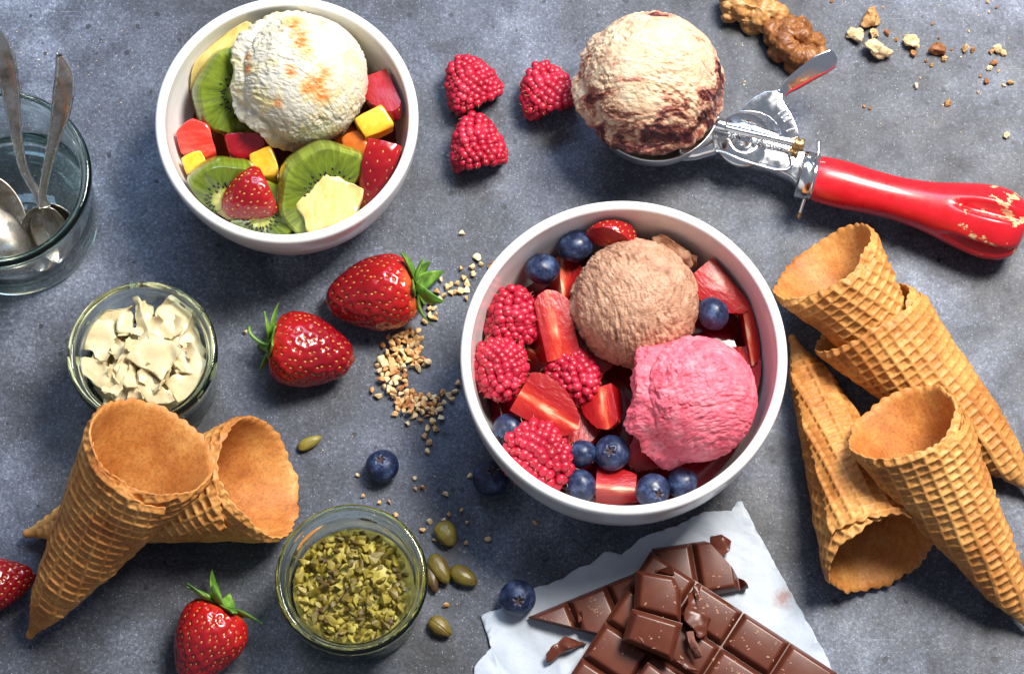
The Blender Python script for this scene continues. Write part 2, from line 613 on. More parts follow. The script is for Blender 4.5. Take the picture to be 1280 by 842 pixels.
    D['pineapple'] = flesh('pineapple_flesh', [(0.3, (0.58, 0.42, 0.11)), (0.5, (0.72, 0.57, 0.20)), (0.72, (0.80, 0.70, 0.36))], 0.9, (3, 0.8, 1))
    D['mango'] = flesh('mango_flesh', [(0.3, (0.80, 0.36, 0.015)), (0.5, (0.86, 0.47, 0.03)), (0.72, (0.90, 0.60, 0.10))], 0.9, rad=(1, .5, .1))
    D['papaya'] = flesh('papaya_flesh', [(0.3, (0.62, 0.10, 0.015)), (0.6, (0.76, 0.20, 0.03)), (0.75, (0.80, 0.28, 0.06))], 1.0)
    D['melon'] = flesh('watermelon_flesh', [(0.3, (0.55, 0.016, 0.012)), (0.55, (0.72, 0.05, 0.03)), (0.75, (0.82, 0.16, 0.10))], 0.8, (0.6, 3, 1), rad=(1, .15, .08))
    D['cherry'] = flesh('red_jelly_fruit', [(0.3, (0.25, 0.004, 0.010)), (0.6, (0.42, 0.010, 0.02)), (0.75, (0.52, 0.03, 0.04))], 1.0, rough=0.1, rad=(1, .1, .08))

    # ice creams
    def ice(name, rough=0.5):
        return Mat(name, rough=rough)

    def crackle(a, stretch, st=0.5, fr=2.6):
        grains = a.noise(9.0, 5, 0.7)
        pores = a.ramp(a.noise(5.5, 3, 0.6, v=a.scaled(stretch)), [(0.34, 0.0), (0.46, 1.0)])
        h = a.math('ADD', a.math('MULTIPLY', grains, 0.9), a.math('MULTIPLY', pores, 0.5))
        a.bump(h, st, 0.05)

    a = ice('vanilla_ice_cream')
    base = a.ramp(a.noise(0.8, 4), [(0.3, (0.60, 0.55, 0.41)), (0.6, (0.66, 0.63, 0.53))])
    yv = a.n('ShaderNodeVectorMath', {0: a.vec, 1: (1.0, 1.0, 0.5)}, operation='MULTIPLY').outputs[0]
    yel = a.ramp(a.noise(0.9, 6, 0.68, v=yv), [(0.49, 0.0), (0.66, 0.75)])
    base = a.mix(yel, base, (0.80, 0.66, 0.22))
    fine = a.noise(2.6, 5, 0.7, v=a.scaled((1.0, 2.6, 1.0)))
    streak = None
    for u_, v_, r in ((-0.22, 2.0, 0.55), (0.0, 1.6, 0.5), (0.15, 1.2, 0.5), (0.3, 0.8, 0.4), (1.0, 0.0, 0.5), (0.75, -0.35, 0.62), (0.45, -0.5, 0.5), (0.95, -0.85, 0.5), (-0.8, -1.1, 0.36), (-2.05, 0.3, 0.42), (-0.25, 0.1, 0.4), (-2.0, 0.75, 0.35)):
        w_ = math.sqrt(max(0.0, 2.55 ** 2 - u_ * u_ - v_ * v_))
        p = tuple(np.array([u_, 0, 0]) + UPV * v_ - FWD * w_)
        d = a.math('DIVIDE', a.dist(p), r * 1.25)
        sblob = a.math('SUBTRACT', 1.0, a.math('MINIMUM', d, 1.0))
        streak = sblob if streak is None else a.math('MAXIMUM', streak, sblob)
    sf = a.ramp(a.math('ADD', a.math('MULTIPLY', streak, 0.65), a.math('MULTIPLY', a.math('SUBTRACT', fine, 0.5), 1.3)), [(0.06, 0.0), (0.24, 0.35), (0.55, 1.0)])
    sf = a.math('MULTIPLY', sf, a.math('GREATER_THAN', streak, 0.02))
    a.color(a.mix(sf, base, a.mix(sf, (0.80, 0.52, 0.10), (0.74, 0.18, 0.02))))
    a.sss(0.35, (0.9, 0.7, 0.45), 0.15)
    crackle(a, (1.0, 1.9, 1.0), 0.6)
    D['vanilla'] = a.m
    a = ice('chocolate_ice_cream')
    a.color(a.ramp(a.noise(2.2, 6, 0.65), [(0.28, (0.30, 0.135, 0.075)), (0.5, (0.50, 0.27, 0.165)), (0.72, (0.63, 0.38, 0.25))]))
    a.sss(0.15, (0.7, 0.35, 0.2), 0.08)
    crackle(a, (0.9, 2.0, 1.0), 0.9, 2.3)
    D['choc_ice'] = a.m
    a = ice('strawberry_ice_cream')
    a.color(a.ramp(a.noise(1.5, 5, 0.65), [(0.30, (0.68, 0.075, 0.12)), (0.52, (0.79, 0.16, 0.215)), (0.75, (0.87, 0.34, 0.38))]))
    a.sss(0.3, (1.0, 0.3, 0.3), 0.12)
    crackle(a, (0.9, 2.4, 1.2), 0.7)
    D['pink_ice'] = a.m
    a = ice('cherry_swirl_ice_cream')
    base = a.ramp(a.noise(1.4, 4), [(0.3, (0.66, 0.42, 0.25)), (0.55, (0.74, 0.56, 0.37)), (0.75, (0.78, 0.64, 0.47))])
    x, y, z = a.xyz()
    low = a.n('ShaderNodeMapRange', {'Value': a.math('SUBTRACT', a.math('MULTIPLY', x, 0.35), y), 'From Min': -1.5, 'From Max': 2.8, 'To Min': 0.0, 'To Max': 0.13}).outputs[0]
    rim = a.n('ShaderNodeMapRange', {'Value': a.math('SQRT', a.math('ADD', a.math('MULTIPLY', x, x), a.math('MULTIPLY', y, y))), 'From Min': 1.2, 'From Max': 2.9, 'To Min': -0.045, 'To Max': 0.06}).outputs[0]
    sw = a.noise(0.85, 8, 0.72, v=a.scaled((0.7, 1.5, 1.0)), dist=0.9)
    sw = a.math('ADD', sw, a.math('ADD', low, rim))
    f = a.ramp(sw, [(0.53, 0.0), (0.60, 0.30), (0.66, 0.85), (0.72, 1.0)])
    a.color(a.mix(f, base, a.ramp(sw, [(0.57, (0.62, 0.20, 0.10)), (0.65, (0.28, 0.035, 0.025)), (0.73, (0.05, 0.007, 0.009))])))
    a.set('Roughness', a.math('SUBTRACT', 0.5, a.math('MULTIPLY', f, 0.2)))
    a.sss(0.25, (0.9, 0.6, 0.35), 0.1)
    crackle(a, (1.0, 2.0, 1.0), 0.7)
    D['swirl'] = a.m

    # chocolate, nuts, paper
    a = Mat('milk_chocolate', rough=0.30, Specular_IOR_Level=0.30)
    a.color(a.ramp(a.noise(1.2, 4), [(0.3, (0.088, 0.022, 0.012)), (0.7, (0.122, 0.033, 0.018))]))
    fl = a.vor(5.0, v=a.scaled((1, 0.7, 1)))
    flc = a.n('ShaderNodeSeparateColor', {0: a.vor(5.0, v=a.scaled((1, 0.7, 1)), out='Color')}).outputs[0]
    flk = a.math('MULTIPLY', a.math('LESS_THAN', fl, 0.20), a.math('GREATER_THAN', a.math('ADD', flc, a.noise(0.6, 2)), 3.0))
    a.color(a.mix(a.math('MULTIPLY', flk, 0.75), a.ramp(a.noise(1.2, 4), [(0.3, (0.088, 0.022, 0.012)), (0.7, (0.122, 0.033, 0.018))]), (0.38, 0.20, 0.13)))
    a.bump(a.math('ADD', a.noise(2.0, 4), a.math('MULTIPLY', flk, 0.3)), 0.10, 0.04)
    D['choc'] = a.m
    a = Mat('broken_chocolate', rough=0.6)
    a.color(a.ramp(a.noise(5, 4), [(0.3, (0.13, 0.042, 0.024)), (0.7, (0.24, 0.095, 0.058))]))
    a.bump(a.noise(7, 5, 0.7), 0.8, 0.06)
    D['choc_break'] = a.m
    D['choc_crumb'] = Mat('chocolate_crumb', (0.36, 0.19, 0.12), 0.7).m
    a = Mat('white_chocolate', rough=0.38)
    a.color(a.ramp(a.noise(1.5, 4), [(0.3, (0.62, 0.50, 0.27)), (0.7, (0.70, 0.60, 0.37))]))
    a.sss(0.3, (0.9, 0.7, 0.35), 0.12)
    a.bump(a.noise(5, 4), 0.3, 0.03)
    D['white_choc'] = a.m
    a = Mat('baking_paper', (0.62, 0.66, 0.70), 0.55)
    x, y, z = a.xyz()
    smear = a.math('SUBTRACT', 1.0, a.math('MINIMUM', a.math('DIVIDE', a.dist((5.2, 0.4, 0.1)), 1.1), 1.0))
    sm = a.ramp(a.math('MULTIPLY', smear, a.noise(2.4, 5, 0.7)), [(0.26, 0.0), (0.5, 0.8)])
    pc = a.ramp(a.noise(0.35, 5, 0.6), [(0.3, (0.36, 0.41, 0.48)), (0.7, (0.46, 0.51, 0.57))])
    a.color(a.mix(sm, pc, (0.30, 0.16, 0.12)))
    a.bump(a.math('ADD', a.noise(0.8, 5, 0.6), a.math('MULTIPLY', a.noise(6, 3), 0.15)), 0.35, 0.12)
    D['paper'] = a.m

    def nut(name, stops, sc=2.0, rough=0.5, bs=0.4, extra=None):
        a = Mat(name, rough=rough)
        v = a.rvec()
        oi = a.n('ShaderNodeObjectInfo').outputs['Random']
        n = a.math('ADD', a.math('MULTIPLY', a.noise(sc, 4, 0.6, v=v), 0.62), a.math('MULTIPLY', oi, 0.42))
        a.color(a.ramp(n, stops))
        a.sss(0.15, (0.8, 0.5, 0.25), 0.06)
        a.bump(a.noise(sc * 4, 4, 0.65, v=v), bs, 0.03)
        return a.m
    D['hazel'] = nut('roasted_nut', [(0.30, (0.50, 0.19, 0.055)), (0.46, (0.72, 0.40, 0.15)), (0.62, (0.84, 0.60, 0.30)), (0.80, (0.90, 0.76, 0.50))], 1.2)
    D['pista_chop'] = nut('chopped_pistachio', [(0.28, (0.070, 0.034, 0.009)), (0.42, (0.145, 0.105, 0.012)), (0.58, (0.27, 0.205, 0.022)), (0.80, (0.46, 0.385, 0.075))], 1.2)
    D['pista'] = nut('whole_pistachio', [(0.32, (0.065, 0.028, 0.015)), (0.50, (0.13, 0.085, 0.014)), (0.72, (0.24, 0.19, 0.028))], 1.0, rough=0.36, bs=0.15)
    D['walnut'] = nut('walnut_skin', [(0.30, (0.13, 0.038, 0.012)), (0.48, (0.32, 0.125, 0.034)), (0.64, (0.52, 0.26, 0.085)), (0.84, (0.78, 0.56, 0.30))], 2.6, bs=0.5, rough=0.42)
    D['walnut_bit'] = nut('walnut_flesh', [(0.30, (0.28, 0.095, 0.025)), (0.45, (0.50, 0.24, 0.075)), (0.60, (0.68, 0.48, 0.24)), (0.8, (0.78, 0.65, 0.42))], 1.6, bs=0.5)
    D['juice_red'] = Mat('berry_juice', (0.16, 0.003, 0.012), 0.08, Coat_Weight=0.3).m
    D['juice_amber'] = Mat('fruit_juice', (0.19, 0.035, 0.008), 0.08, Coat_Weight=0.3).m
    return D


MAT = materials()

# ------------------------------------------------------------------ table
tag(mk('table_top', [(-90, -75, 0), (90, -75, 0), (90, 75, 0), (-90, 75, 0)], [[0, 1, 2, 3]], MAT['concrete'], smooth=False), kind='structure')


# ------------------------------------------------------------------ bowls and jars
def bowl(name, label, x0, x1, yc, H, foot, thick=0.42):
    L, Rr = at(x0, yc, H), at(x1, yc, H)
    R = (Rr[0] - L[0]) / 2
    c = (L + Rr) / 2
    wall = [(0.0, 0.25), (foot - 0.25, 0.25), (foot - 0.15, 0.0), (foot, 0.0), (foot + 0.06, 0.35)]
    out = curve_pts([(foot + 0.06, 0.35), (foot + 0.75, 0.62), (R - 0.75, 1.9), (R - 0.22, 3.6), (R - 0.04, H - 0.9), (R, H - 0.3)], 26)
    rim = [(R - thick / 2 + thick / 2 * math.cos(t), H - 0.22 + 0.22 * math.sin(t)) for t in np.linspace(0, math.pi, 9)]
    inn = curve_pts([(R - thick, H - 0.3), (R - thick - 0.06, H - 0.9), (R - thick - 0.28, 3.6), (R - thick - 0.85, 2.0), (foot + 0.2, 0.95), (foot * 0.5, 0.72), (0.0, 0.7)], 30)
    V, F = lathe(np.vstack([wall[:-1], out, rim, inn]), 128)
    o = mk(name, V, F, MAT['ceramic'], loc=(c[0], c[1], 0), sharp=60)
    tag(o, label, 'bowl')
    return c[0], c[1], R


KB = bowl('bowl', 'smaller white ceramic bowl of kiwi and tropical fruit', 193, 523, 147, 5.6, 2.7)
RB = bowl('bowl', 'larger white ceramic bowl of berries and two ice creams', 575, 985, 443, 6.4, 3.4)


def contain(o, B, H, foot, thick=0.42, gap=0.05):
    """press what lies in a bowl against its inner wall instead of through it"""
    cx, cy, R = B
    prof = np.array([(foot * 0.5, 0.72), (foot + 0.2, 0.95), (R - thick - 0.85, 2.0), (R - thick - 0.28, 3.6), (R - thick - 0.06, H - 0.9), (R - thick, H - 0.3), (R - thick, H + 3)])
    me = o.data
    M = np.array(o.matrix_basis if o.parent is None else o.parent.matrix_basis @ o.matrix_basis)
    V = np.empty(len(me.vertices) * 3)
    me.vertices.foreach_get('co', V)
    V = V.reshape(-1, 3)
    W = (V @ M[:3, :3].T + M[:3, 3]) / CM
    d = W[:, :2] - np.array([cx, cy])
    r = np.hypot(d[:, 0], d[:, 1])
    lim = np.interp(W[:, 2], prof[:, 1], prof[:, 0]) - gap
    # soft: compress the last centimetre
    k = np.where(r > lim - 0.3, lim - 0.3 + 0.3 * (1 - np.exp(-(r - lim + 0.3) / 0.3)), r)
    W[:, :2] = np.array([cx, cy]) + d * (k / np.maximum(r, 1e-6))[:, None]
    W[:, 2] = np.maximum(W[:, 2], 0.85)
    V = (W * CM - M[:3, 3]) @ np.linalg.inv(M[:3, :3]).T
    me.vertices.foreach_set('co', V.ravel())
    me.update()
    for c in o.children:
        contain(c, B, H, foot, thick, gap)


def juice(cx, cy, r, z, m, label):
    V, F = lathe([(0.0, z), (r * 0.5, z + 0.01), (r * 0.9, z), (r, z - 0.02), (r - 0.05, z - 0.12), (0, z - 0.14)], 64)
    V[:, 2] += 0.05 * fbm(V * 0.8, 2, 5)
    tag(mk('juice_pool', V, F, m, loc=(cx, cy, 0)), label, 'juice')


juice(RB[0], RB[1], RB[2] - 1.0, 2.7, MAT['juice_red'], 'dark red berry juice pooled under the berries')
juice(KB[0], KB[1], KB[2] - 0.95, 2.5, MAT['juice_amber'], 'dark amber juice pooled under the kiwi fruit salad')


def jar(label, x0, x1, yc, H, base_in=0.35, rimh=0.55):
    L, Rr = at(x0, yc, H), at(x1, yc, H)
    R = (Rr[0] - L[0]) / 2
    c = (L + Rr) / 2
    b = R - base_in
    out = [(0, 0.12), (b - 0.6, 0.1), (b - 0.4, 0.0), (b - 0.15, 0.02), (b - 0.02, 0.14), (b, 0.35), (b, H * 0.5), (b, H - rimh - 0.45), (b + 0.05, H - rimh - 0.2), (R - 0.1, H - rimh - 0.06), (R - 0.02, H - rimh + 0.05),
           (R, H - 0.25), (R - 0.03, H - 0.1), (R - 0.12, H - 0.02), (R - 0.22, H), (R - 0.28, H - 0.05), (R - 0.30, H - 0.16), (R - 0.33, H - 0.22), (R - 0.42, H - 0.25),
           (R - 0.48, H - 0.30), (R - 0.50, H - 0.45), (R - 0.50, H - 0.9), (b - 0.17, H - 1.25), (b - 0.16, H * 0.5), (b - 0.17, 0.75), (b - 0.30, 0.42), (b - 0.6, 0.30), (0, 0.28)]
    V, F = lathe(out, 112)
    o = mk('glass_jar', V, F, MAT['glass'], loc=(c[0], c[1], 0), sharp=65)
    tag(o, label, 'jar')
    return c[0], c[1], R, b


WJ = jar('small glass jar full of white chocolate pieces', 83, 272, 440, 4.3)
PJ = jar('small glass jar full of chopped green pistachios', 343, 535, 722, 4.3)
SJ = jar('wide empty glass jar with spoons standing in it', -122, 114, 221, 5.3, base_in=0.36, rimh=0.6)


# ------------------------------------------------------------------ ice cream
def scoop_ball(name, label, m, px, py, z, rpx, lean, seed, stri_dir, skirt=0.25, sk_th=100, sk_w=9, stri=0.06, lumps=0.05, flat=0.5, shrink=0.14, tear_at=None):
    """ball whose own z axis leans to `lean`; ragged lip round its lower edge"""
    c = at(px, py, z)
    R = rpx * cmpx(px, py, z)
    P, F = ico(8)
    ax = unit(lean)
    th = np.degrees(np.arccos(np.clip(P @ ax, -1, 1)))
    rad = np.full(len(P), R)
    rad += lumps * R / 2.5 * fbm(P * 1.6, 2, seed)
    # scrape marks: short shallow dashes in arcs, across the way the scoop was drawn
    d1 = unit(stri_dir)
    q = P * R
    along = q @ d1 + 0.12 * pn(P * 2.2, seed + 5) + 0.22 * (q @ unit(np.cross(d1, (0.3, 0.2, 1)))) ** 2 / R
    q = (q - np.outer(q @ d1, d1)) * 2.3 + np.outer(along * 6.0, d1)
    dash = pn(q, seed + 1)
    dash2 = pn(q * 1.9 + 3.3, seed + 2)
    mask = 0.35 + 0.65 * sst(-0.30, 0.25, fbm(P * 1.6, 2, seed + 9))
    rad += stri * (0.85 * np.where(dash < 0, dash * 1.3, dash * 0.55) + 0.5 * np.where(dash2 < 0, dash2 * 1.2, dash2 * 0.5)) * mask
    # torn patches: coarse crystals and holes
    tear = sst(0.10, 0.45, fbm(P * 1.25, 2, seed + 21))
    if tear_at is not None:
        tear = np.maximum(tear * 0.5, sst(-0.25, 0.35, P @ unit(tear_at) - 0.55 + 0.5 * fbm(P * 2.0, 3, seed + 23)))
    rad += tear * 0.075 * (fbm(P * R * 3.0, 4, seed + 22) - 0.1)
    hole = sst(0.34, 0.5, pn(P * R * 2.8, seed + 40))
    rad -= 0.07 * hole * (0.3 + 0.7 * tear)
    rad += 0.014 * fbm(P * R * 6.0, 2, seed + 3)
    # lip
    edge = sk_th + 10 * fbm(P * 1.7, 3, seed + 12)
    lip = np.where(th < edge, np.exp(-((th - edge) / sk_w) ** 2), np.exp(-((th - edge) / (sk_w * 1.3)) ** 2))
    rag = 0.45 + 0.65 * np.clip(fbm(P * 2.0, 4, seed + 15) + 0.35, 0, 1.2)
    rad -= 0.14 * np.exp(-((th - edge + sk_w * 1.55) / 2.6) ** 2) * np.clip(rag, 0, 1) * min(1, skirt / 0.3)
    rad += skirt * lip * rag * (1 + 0.25 * fbm(P * R * 2.2, 3, seed + 30))
    rad -= sst(3, 16, th - edge) * shrink * R
    V = P * rad[:, None]
    V[:, 2] = np.where(V[:, 2] < -flat * R, -flat * R + (V[:, 2] + flat * R) * 0.25, V[:, 2])
    o = mk(name, V, F, m, loc=c)
    tag(o, label, 'ice cream')
    return o


UP = np.array([0, 0, 1.0])
scoop_ball('ice_cream_scoop', 'white vanilla ice cream scoop streaked with yellow and orange', MAT['vanilla'], 378, 99, 4.9, 82, (0.42, -0.15, 0.8), 3, (0.5, 0.85, 0.1), skirt=0.42, sk_th=102, stri=0.085, shrink=0.08)
scoop_ball('ice_cream_scoop', 'light brown chocolate ice cream scoop among red berries', MAT['choc_ice'], 795, 379, 4.6, 79, (0.1, -0.05, 1), 21, (0.95, 0.35, 0.1), skirt=0.16, sk_th=100, stri=0.12, lumps=0.07)
scoop_ball('ice_cream_scoop', 'bright pink strawberry ice cream scoop with a folded lip', MAT['pink_ice'], 868, 498, 4.9, 79, (0.72, -0.10, 0.68), 33, (-0.25, 1.0, 0.2), skirt=0.50, sk_th=113, sk_w=10, stri=0.09, shrink=0.04, tear_at=(-0.35, 0.45, 0.85))
scoop_ball('ice_cream_scoop', 'cream ice cream ball with dark cherry swirls on the scoop', MAT['swirl'], 814, 103, 4.1, 88, (0.06, 0.05, 1), 45, (0.25, 0.95, 0.1), skirt=0.36, sk_th=94, stri=0.10, lumps=0.07, flat=0.8)


# ------------------------------------------------------------------ berries
def make_raspberry(seed, H=2.1, W=1.08):
    """drupelets round a hollow; tip at +z, opening at -z"""
    r = np.random.default_rng(seed)
    P0, F0 = ico(3)
    V, F = [], []
    prof = lambda t: W * max(0.0, 1 - t ** 1.7) ** 0.58 * (1 if t > 0.12 else 0.9 + 0.8 * t)
    rows = 11
    k = 0
    seeds = []
    for i in range(rows):
        t = i / (rows - 1)
        rr = prof(t)
        z = -H * 0.5 + t * H
        n = max(1, int(round(2 * math.pi * rr / 0.345)))
        if i == rows - 1:
            rr, n = 0.0, 1
        for j in range(n):
            a = 2 * math.pi * (j + 0.5 * (i % 2) + r.uniform(-0.1, 0.1)) / n
            s = 0.228 * r.uniform(0.80, 1.16) * (0.9 + 0.12 * math.sin(math.pi * t))
            rj = rr + r.normal() * 0.035
            c = np.array([rj * math.cos(a), rj * math.sin(a), z + r.normal() * 0.03])
            nrm = unit([math.cos(a), math.sin(a), (t - 0.35) * 1.3])
            sq = P0 + 0.05 * pn(P0 * 1.6 + c * 3, seed)[:, None] * P0
            sq = sq - np.outer((sq @ nrm) * -0.10, nrm)
            V.append(sq * s + c)
            F += [[q + k for q in f] for f in F0]
            k += len(P0)
            seeds.append((c + nrm * s * 1.02, nrm))
    body = mk('drupelets', np.vstack(V), F, MAT['rasp'])
    inn = [(W * 0.88, -H * 0.5 - 0.06), (W * 0.66, -H * 0.5 + 0.02), (W * 0.55, -H * 0.28), (W * 0.46, 0.05), (W * 0.25, H * 0.22), (0, H * 0.27)]
    out = [(0, H * 0.42), (W * 0.42, H * 0.3), (W * 0.74, 0), (W * 0.92, -H * 0.36), (W * 0.88, -H * 0.5 - 0.06)]
    Vc, Fc = lathe(np.array(out + inn), 32)
    core = mk('hollow_core', Vc, Fc, MAT['rasp_in'])
    Vh, Fh, k = [], [], 0
    for (p, nrm) in seeds:
        if r.random() < 0.35:
            continue
        t1 = unit(nrm + r.normal(size=3) * 0.9)
        path = np.array([p - nrm * 0.03, p + t1 * 0.10, p + t1 * 0.17 + r.normal(size=3) * 0.03])
        v, f = sweep(path, [0.011, 0.009, 0.004], [0.011, 0.009, 0.004], unit(r.normal(size=3)), 4)
        Vh.append(v)
        Fh += [[q + k for q in g] for g in f]
        k += len(v)
    hairs = mk('hairs', np.vstack(Vh), Fh, MAT['hair'])
    return mesh_only(body), mesh_only(core), mesh_only(hairs)


RASPS = [make_raspberry(s, H, W) for s, H, W in ((1, 2.2, 1.12), (2, 2.35, 1.14), (3, 2.1, 1.16))]


def raspberry(label, px, py, z, tip, yhint, kind, scale=1.0, group=None):
    t = thing('raspberry', label, 'raspberry', at(px, py, z), frame(tip, yhint), group)
    t.scale = (scale * (1 + 0.06 * math.sin(px)), scale * (1 + 0.06 * math.cos(px * 1.7)), scale * (1 + 0.05 * math.sin(py)))
    for me, nm in zip(RASPS[kind], ('drupelets', 'hollow_core', 'hairs')):
        o = inst(me, nm, (0, 0, 0), None, 1.0, t)
        if nm != 'hollow_core':
            tag(o, kind='stuff')


g = 'raspberries on the table'
raspberry('raspberry on the table, uppermost of the three beside the ice cream scoop', 585, 100, 1.0, idir(118, 18), UP, 1, 0.90, g)
raspberry('raspberry on the table, lowest of the three beside the ice cream scoop', 595, 174, 1.0, idir(100, 20), UP, 0, 1.0, g)
raspberry('raspberry on the table closest to the cherry swirl ice cream ball', 681, 108, 1.0, idir(112, 15), UP, 2, 0.90, g)
g = 'raspberries in the large bowl'
raspberry('raspberry showing its hollow, at the left rim of the berry bowl', 641, 388, 4.3, idir(95, 42), UP, 0, 0.95, g)
raspberry('raspberry at the far left of the berry bowl beneath the hollow one', 626, 470, 4.3, idir(-75, 25), UP, 2, 0.98, g)
raspberry('raspberry in the middle of the berry bowl between strawberry pieces', 722, 477, 4.0, idir(-60, 45), UP, 0, 0.93, g)
raspberry('large raspberry at the lower left rim of the berry bowl', 681, 577, 4.4, idir(-50, 28), UP, 1, 1.04, g)


def make_blueberry(seed):
    n, m = 40, 48
    th = np.linspace(0, math.pi, n)
    ph = np.linspace(0, 2 * math.pi, m, endpoint=False)
    T, Ph = np.meshgrid(th, ph, indexing='ij')
    r = np.full(T.shape, 1.0)
    lobe = 0.30 + 0.075 * np.cos(5 * Ph + seed)
    crown = np.exp(-((T - lobe) / 0.075) ** 2)
    r += 0.075 * crown
    r -= 0.16 * sst(0.0, 1.0, (lobe - 0.06 - T) / 0.12)
    V = np.stack([r * np.sin(T) * np.cos(Ph), r * np.sin(T) * np.sin(Ph), r * np.cos(T) * 0.87], -1).reshape(-1, 3)
    V *= (1 + 0.035 * pn(V * 1.3, seed))[:, None]
    F = grid_faces(n, m, wrap_v=True)
    mi = [1 if (k // m) < 3 else 0 for k in range(len(F))]
    o = mk('blueberry', V, F, [MAT['blue'], MAT['blue_calyx']], midx=mi)
    return mesh_only(o)


BLUES = [make_blueberry(s) for s in (1, 4)]


def blueberry(label, px, py, z, rpx, crown, k=0, group=None):
    R = rpx * cmpx(px, py, z)
    o = inst(BLUES[k % 2], 'blueberry', at(px, py, z), frame(crown, (0.3, 0.9, 0.2)), R)
    tag(o, label, 'blueberry', group)


g = 'blueberries in the large bowl'
blueberry('blueberry at the top rim of the berry bowl beside a strawberry piece', 719, 308, 4.6, 22.5, (-.3, 1, .4), 0, g)
blueberry('blueberry at the upper left rim above the hollow raspberry', 678, 336, 4.6, 22, (0, 1, .5), 1, g)
blueberry('blueberry between the brown and pink ice cream scoops at right', 891, 392, 5.0, 21.5, (.6, .5, -.2), 0, g)
blueberry('blueberry half hidden below the far left raspberry in the bowl', 637, 538, 3.9, 22, (-.5, -.6, .3), 1, g)
blueberry('small blueberry touching the upper right of the large raspberry', 727, 567, 4.1, 19, (-.2, .4, .1), 0, g)
blueberry('blueberry at the lower right of the large raspberry by the front rim', 725, 607, 4.0, 22, (-.7, -.4, .3), 1, g)
blueberry('blueberry with its crown facing up, below the pink ice cream', 765, 566, 4.2, 22.5, (-.15, -.1, 1), 0, g)
blueberry('blueberry with a pale crown ring at the front rim of the bowl', 816, 613, 4.3, 22, (.35, -.45, .85), 1, g)
blueberry('rightmost blueberry along the front rim of the berry bowl', 852, 603, 3.9, 20, (.3, -.2, -.5), 0, g)
g = 'blueberries on the table'
blueberry('purplish blueberry on the table above the pistachio jar', 478, 582, 0.66, 21, (-.1, .2, 1), 1, g)
blueberry('dark blueberry on the table touching the big berry bowl', 613, 598, 0.70, 23, (.2, .3, 1), 0, g)
blueberry('blueberry on the edge of the white paper by the chocolate', 647, 747, 0.76, 23, (.05, -.35, .9), 1, g)

# ---- strawberries
_ST = np.array([0, .03, .10, .22, .33, .5, .68, .84, .94, 1.0])
_SR = np.array([0, .46, .78, .96, 1.0, .95, .79, .56, .36, 0.0])


def straw_body(H, W, seed, nt=84, nph=112, nseeds=250, dimple=0.085):
    """tip at +z, calyx end at -z"""
    u = np.linspace(0, 1, nt)
    t = (1 - np.cos(math.pi * u)) / 2
    tt = np.linspace(0, 1, 400)
    rr = np.interp(tt, _ST, _SR)
    ker = np.hanning(31)
    ker /= ker.sum()
    rs = np.convolve(np.pad(rr, 15, mode='edge'), ker, 'valid')
    rs = np.where((tt < .05) | (tt > .95), np.minimum(rs, np.sqrt(np.clip(np.minimum(tt, 1 - tt), 0, 1) / .05) * np.interp(.05, tt, rs) * 1.0), rs)
    rs[0] = rs[-1] = 0

    def surf(t, ph):
        r = np.interp(t, tt, rs) * W
        x, y = r * np.cos(ph), r * np.sin(ph)
        z = (t - 0.5) * H + 0.07 * H * np.exp(-(r / (0.5 * W)) ** 2) * (t < .5)
        P = np.stack([x, y, z], -1)
        k = 1 + 0.09 * pn(P.reshape(-1, 3) * 0.55, seed).reshape(r.shape)
        return P * np.stack([k, k, np.ones_like(k)], -1)
    ph = np.linspace(0, 2 * math.pi, nph, endpoint=False)
    T, Ph = np.meshgrid(t, ph, indexing='ij')
    V = surf(T, Ph).reshape(-1, 3)
    # achenes: golden spiral, spaced by area
    den = np.interp(tt, _ST, _SR) + 0.05
    cum = np.cumsum(den) / den.sum()
    g = (np.arange(nseeds) + 0.5) / nseeds
    ts = np.interp(g, cum, tt)
    r = np.random.default_rng(seed)
    ps = np.arange(nseeds) * 2.39996 + r.normal(size=nseeds) * 0.08
    keep = ts > 0.07
    ts, ps = ts[keep], ps[keep]
    S = surf(ts, ps)
    e = 1e-3
    du = surf(np.clip(ts + e, 0, 1), ps) - surf(np.clip(ts - e, 0, 1), ps)
    dv = surf(ts, ps + e) - surf(ts, ps - e)
    N = np.cross(dv, du)
    N /= np.linalg.norm(N, axis=1)[:, None] + 1e-9
    N *= np.sign((N * (S * np.array([1, 1, .3]))).sum(1))[:, None]
    Tt = du / (np.linalg.norm(du, axis=1)[:, None] + 1e-9)
    d2 = ((V[:, None, :] - S[None]) ** 2).sum(-1)
    j = d2.argmin(1)
    dd = np.sqrt(d2[np.arange(len(V)), j])
    V = V - N[j] * (dimple * np.exp(-(dd / 0.105) ** 2))[:, None]
    return V, grid_faces(nt, nph, wrap_v=True), S - N * dimple * 0.80, N, Tt


_P1, _F1 = ico(2)


def achenes(S, N, T, parent, size=0.050):
    Vs, Fs, k = [], [], 0
    for p, n, t in zip(S, N, T):
        b = np.cross(n, t)
        Vs.append(np.outer(_P1[:, 0] * size * 1.35, t) + np.outer(_P1[:, 1] * size * 0.8, b) + np.outer(_P1[:, 2] * size * 0.6, n) + p)
        Fs += [[q + k for q in f] for f in _F1]
        k += len(_P1)
    if Vs:
        tag(mk('seeds', np.vstack(Vs), Fs, MAT['achene'], parent=parent), kind='stuff')


